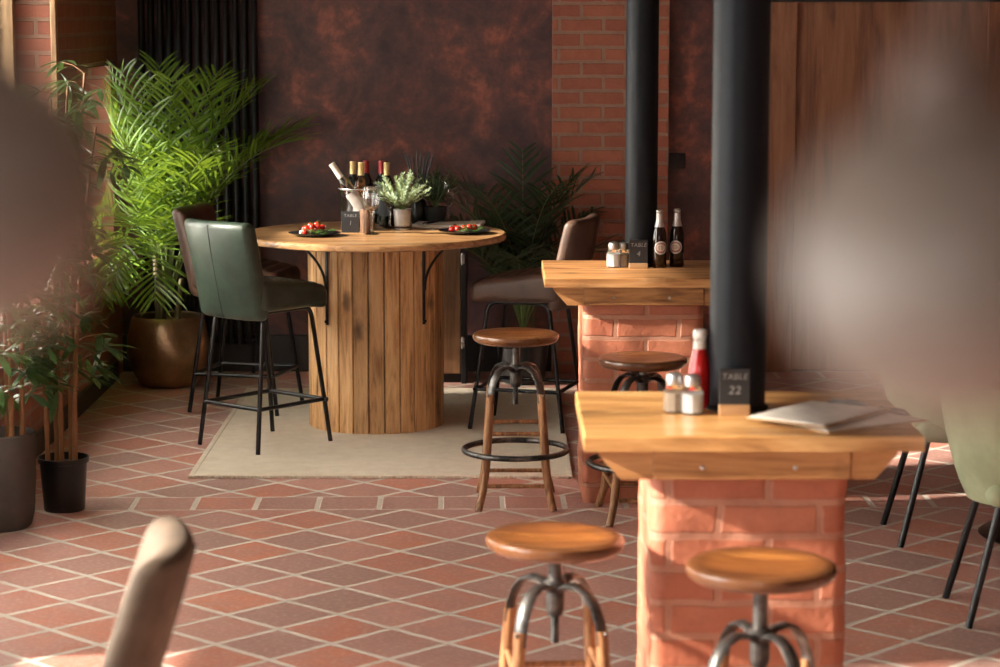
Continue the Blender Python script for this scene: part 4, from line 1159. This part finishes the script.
def bamboo(loc, label, pot_prof, potmat, soil_r, soil_z, canes, rnd, zlo=0.5):
    t = thing('potted_bamboo', label, 'plant', loc, 0, 'potted bamboo plants')
    b = MB(); b.lathe(pot_prof, 72); b.build('pot', potmat, t)
    b = MB(); b.lathe([(0, soil_z - 0.05), (soil_r, soil_z - 0.05), (soil_r, soil_z), (0, soil_z + 0.006)], 28); b.build('soil', 'soil', t)
    for (x, y, h, lx, ly) in canes:
        b = MB(); pts = []; rs = []
        n_ = 28
        for k in range(n_ + 1):
            s_ = k / n_
            pts.append((x + lx * s_ * s_, y + ly * s_ * s_, soil_z - 0.03 + h * s_)); rs.append((0.0105 - 0.006 * s_) * (1.18 if k % 4 == 0 else 1.0))
        b.tube(pts, rs, 8); cn = b.build('cane', 'cane', t)
        b = MB()
        for k in range(int(n_ * zlo * 0.6), n_ + 1):
            if rnd.random() < 0.9:
                a = rnd.uniform(0, 2 * PI); d = Vector((math.cos(a), math.sin(a), 0.35)).normalized()
                if pts[k][0] + loc[0] + d.x * 0.2 < XL + 0.12: d.x = abs(d.x)
                p = Vector(pts[k]); L = rnd.uniform(0.05, 0.16); q = p + d * L
                b.mi = 1; b.tube([p, p.lerp(q, 0.5) + Vector((0, 0, 0.01)), q], 0.0016, 4); b.mi = 0
                leaf_spray(b, q, d, rnd.randint(5, 8), rnd.uniform(0.11, 0.17), rnd)
                if rnd.random() < .6: leaf_spray(b, p.lerp(q, 0.6), d, 2, 0.11, rnd)
        lf = b.build('foliage', ['bamboo_leaf', 'cane'], cn, smooth=False); lf['kind'] = 'stuff'
    return t
rnd = random.Random(21)
bamboo((-1.715, 9.12, 0), 'bamboo with orange canes in a plain black nursery pot', [(0, 0), (0.078, 0), (0.08, 0.004), (0.092, 0.19), (0.100, 0.192), (0.101, 0.212), (0.096, 0.212), (0.088, 0.16), (0, 0.15)], 'nursery', 0.087, 0.185,
       [(-0.055, -0.03, 1.35, -0.05, 0.05), (-0.03, 0.03, 1.45, 0.0, 0.06), (0.0, -0.035, 1.5, 0.06, 0.0), (0.028, 0.02, 1.55, 0.08, 0.05), (0.05, -0.02, 1.35, 0.12, -0.05)], rnd, 0.40)
rp = []
prof = [(0.0, 0.0), (0.115, 0.0), (0.13, 0.012), (0.142, 0.06), (0.152, 0.2), (0.155, 0.36), (0.157, 0.375), (0.150, 0.38), (0.142, 0.36), (0.138, 0.3), (0, 0.29)]
prof = [(r_ * 0.85, z_ * 0.97) for r_, z_ in prof]
bp = bamboo((-1.893, 8.80, 0), 'bamboo in a ribbed grey-brown pot nearest the window wall', prof, 'grey_pot', 0.117, 0.325,
       [(0.05, -0.02, 1.25, 0.02, 0.0), (0.02, 0.05, 1.3, 0.0, 0.05), (0.08, 0.03, 1.15, 0.05, -0.03), (-0.02, -0.05, 1.2, -0.02, 0.0)], rnd, 0.35)
for ch in bp.children:
    if ch.name.startswith('pot'):
        for v in ch.data.vertices:                       # vertical ribs round the outside
            rr = math.hypot(v.co.x, v.co.y)
            if rr > 0.12 and v.co.z > 0.008:
                a = math.atan2(v.co.y, v.co.x); k_ = 1 + 0.018 * (1 if round(a / (2 * PI / 72)) % 2 else -1)
                v.co.x *= k_; v.co.y *= k_

# ------------------------------------------------------------------ tub chairs and pedestal table on the far side
def tub_chair(label):
    t = thing('tub_chair', label, 'chair', (0, 0, 0), 0, 'sage green tub chairs')
    b = MB()
    cols = []
    n_ = 28
    for i in range(n_ + 1):
        ph = rad(-112 + 224 * i / n_)                    # 0 = straight back (-x)
        env = max(0.0, math.cos(ph * 0.72)) ** 0.8
        htop = 0.60 + 0.22 * env
        row = []
        m = 8
        for k in range(m + 1):
            s_ = k / m
            z = 0.385 + (htop - 0.385) * s_
            r_ = 0.185 + 0.075 * s_ ** 0.7 + 0.012 * math.sin(s_ * PI)
            row.append(((-math.cos(ph) * r_ * 1.02 - 0.01 - 0.03 * s_ * env), math.sin(ph) * r_ * 1.05, z))
        inner = []
        for k in range(m, -1, -1):
            s_ = k / m
            z = 0.42 + (htop - 0.004 - 0.42) * s_
            r_ = 0.185 + 0.075 * s_ ** 0.7 - 0.026
            inner.append(((-math.cos(ph) * r_ * 1.02 - 0.01 - 0.03 * s_ * env), math.sin(ph) * r_ * 1.05, z))
        cols.append(b.ring(row + inner))
    b.loft(cols)
    b.build('shell', 'sage', t, angle=70)
    b = MB(); b.rbox((0.40, 0.42, 0.075), 0.035, (8, 8, 1), 4, lambda v: v + Vector((0, 0, 0.012 * (1 - (v.x / .2) ** 2) if v.z > 0 else 0)), (0.03, 0, 0.425)); b.build('seat', 'sage', t)
    for sx in (-1, 1):
        for sy in (-1, 1):
            b = MB(); b.tube([(sx * 0.225, sy * 0.195, 0), (sx * 0.125, sy * 0.15, 0.395)], 0.0125, 12); b.build('leg', 'black', t)
    return t
tc = tub_chair('pale sage tub chair on black legs, the nearer of two by the right edge')
tc.location = (1.715, 7.51, 0)
dup(tc, (1.69, 8.65, 0), rad(0), 'sage tub chair farther off, only its black legs showing beside the front table')
t = thing('pedestal_table', 'dark pedestal table whose black round foot shows beyond the tub chair', 'table', (2.08, 8.66, 0))
b = MB(); b.lathe([(0, 0), (0.28, 0), (0.285, 0.006), (0.27, 0.018), (0.08, 0.035), (0.05, 0.05), (0, 0.05)], 48); b.build('foot', 'black', t)
b = MB(); b.tube([(0, 0, 0.045), (0, 0, 0.71)], 0.035, 20); b.build('column', 'black', t)
b = MB(); b.lathe([(0, 0.705), (0.32, 0.705), (0.33, 0.715), (0.33, 0.73), (0.322, 0.738), (0, 0.738)], 64); b.build('tabletop', 'top', t)

# ------------------------------------------------------------------ globe pendants close to the camera
def pendant(loc, r, label):
    t = thing('globe_pendant', label, 'pendant light', loc, 0, 'globe pendant lights')
    b = MB()
    prof = [(0, -r)] + [(r * math.sin(PI * k / 24), -r * math.cos(PI * k / 24)) for k in range(1, 22)] + [(r * 0.36, r * 0.94)]
    b.lathe(prof, 40); b.build('globe', 'smoke', t)
    b = MB(); b.lathe([(r * 0.37, r * 0.90), (r * 0.37, r * 1.05), (r * 0.3, r * 1.35), (0.004, r * 1.45), (0, r * 1.45)], 24); b.build('lamp_holder', 'brown_leather', t)
    b = MB(); b.tube([(0, 0, r * 1.44), (0, 0, ZC - loc[2] - 0.025)], 0.0025, 8); b.build('cord', 'brown_leather', t)
    b = MB(); b.lathe([(0, ZC - loc[2] - 0.03), (0.045, ZC - loc[2] - 0.025), (0.05, ZC - loc[2]), (0, ZC - loc[2])], 28); b.build('ceiling_rose', 'brown_leather', t)
pendant((0.1142, 0.60, 1.886), 0.041, 'blurred smoky globe pendant hanging close by, before the tub chairs')
pendant((-0.138, 0.60, 1.9045), 0.0385, 'blurred smoky globe pendant hanging close by, before the bamboo')
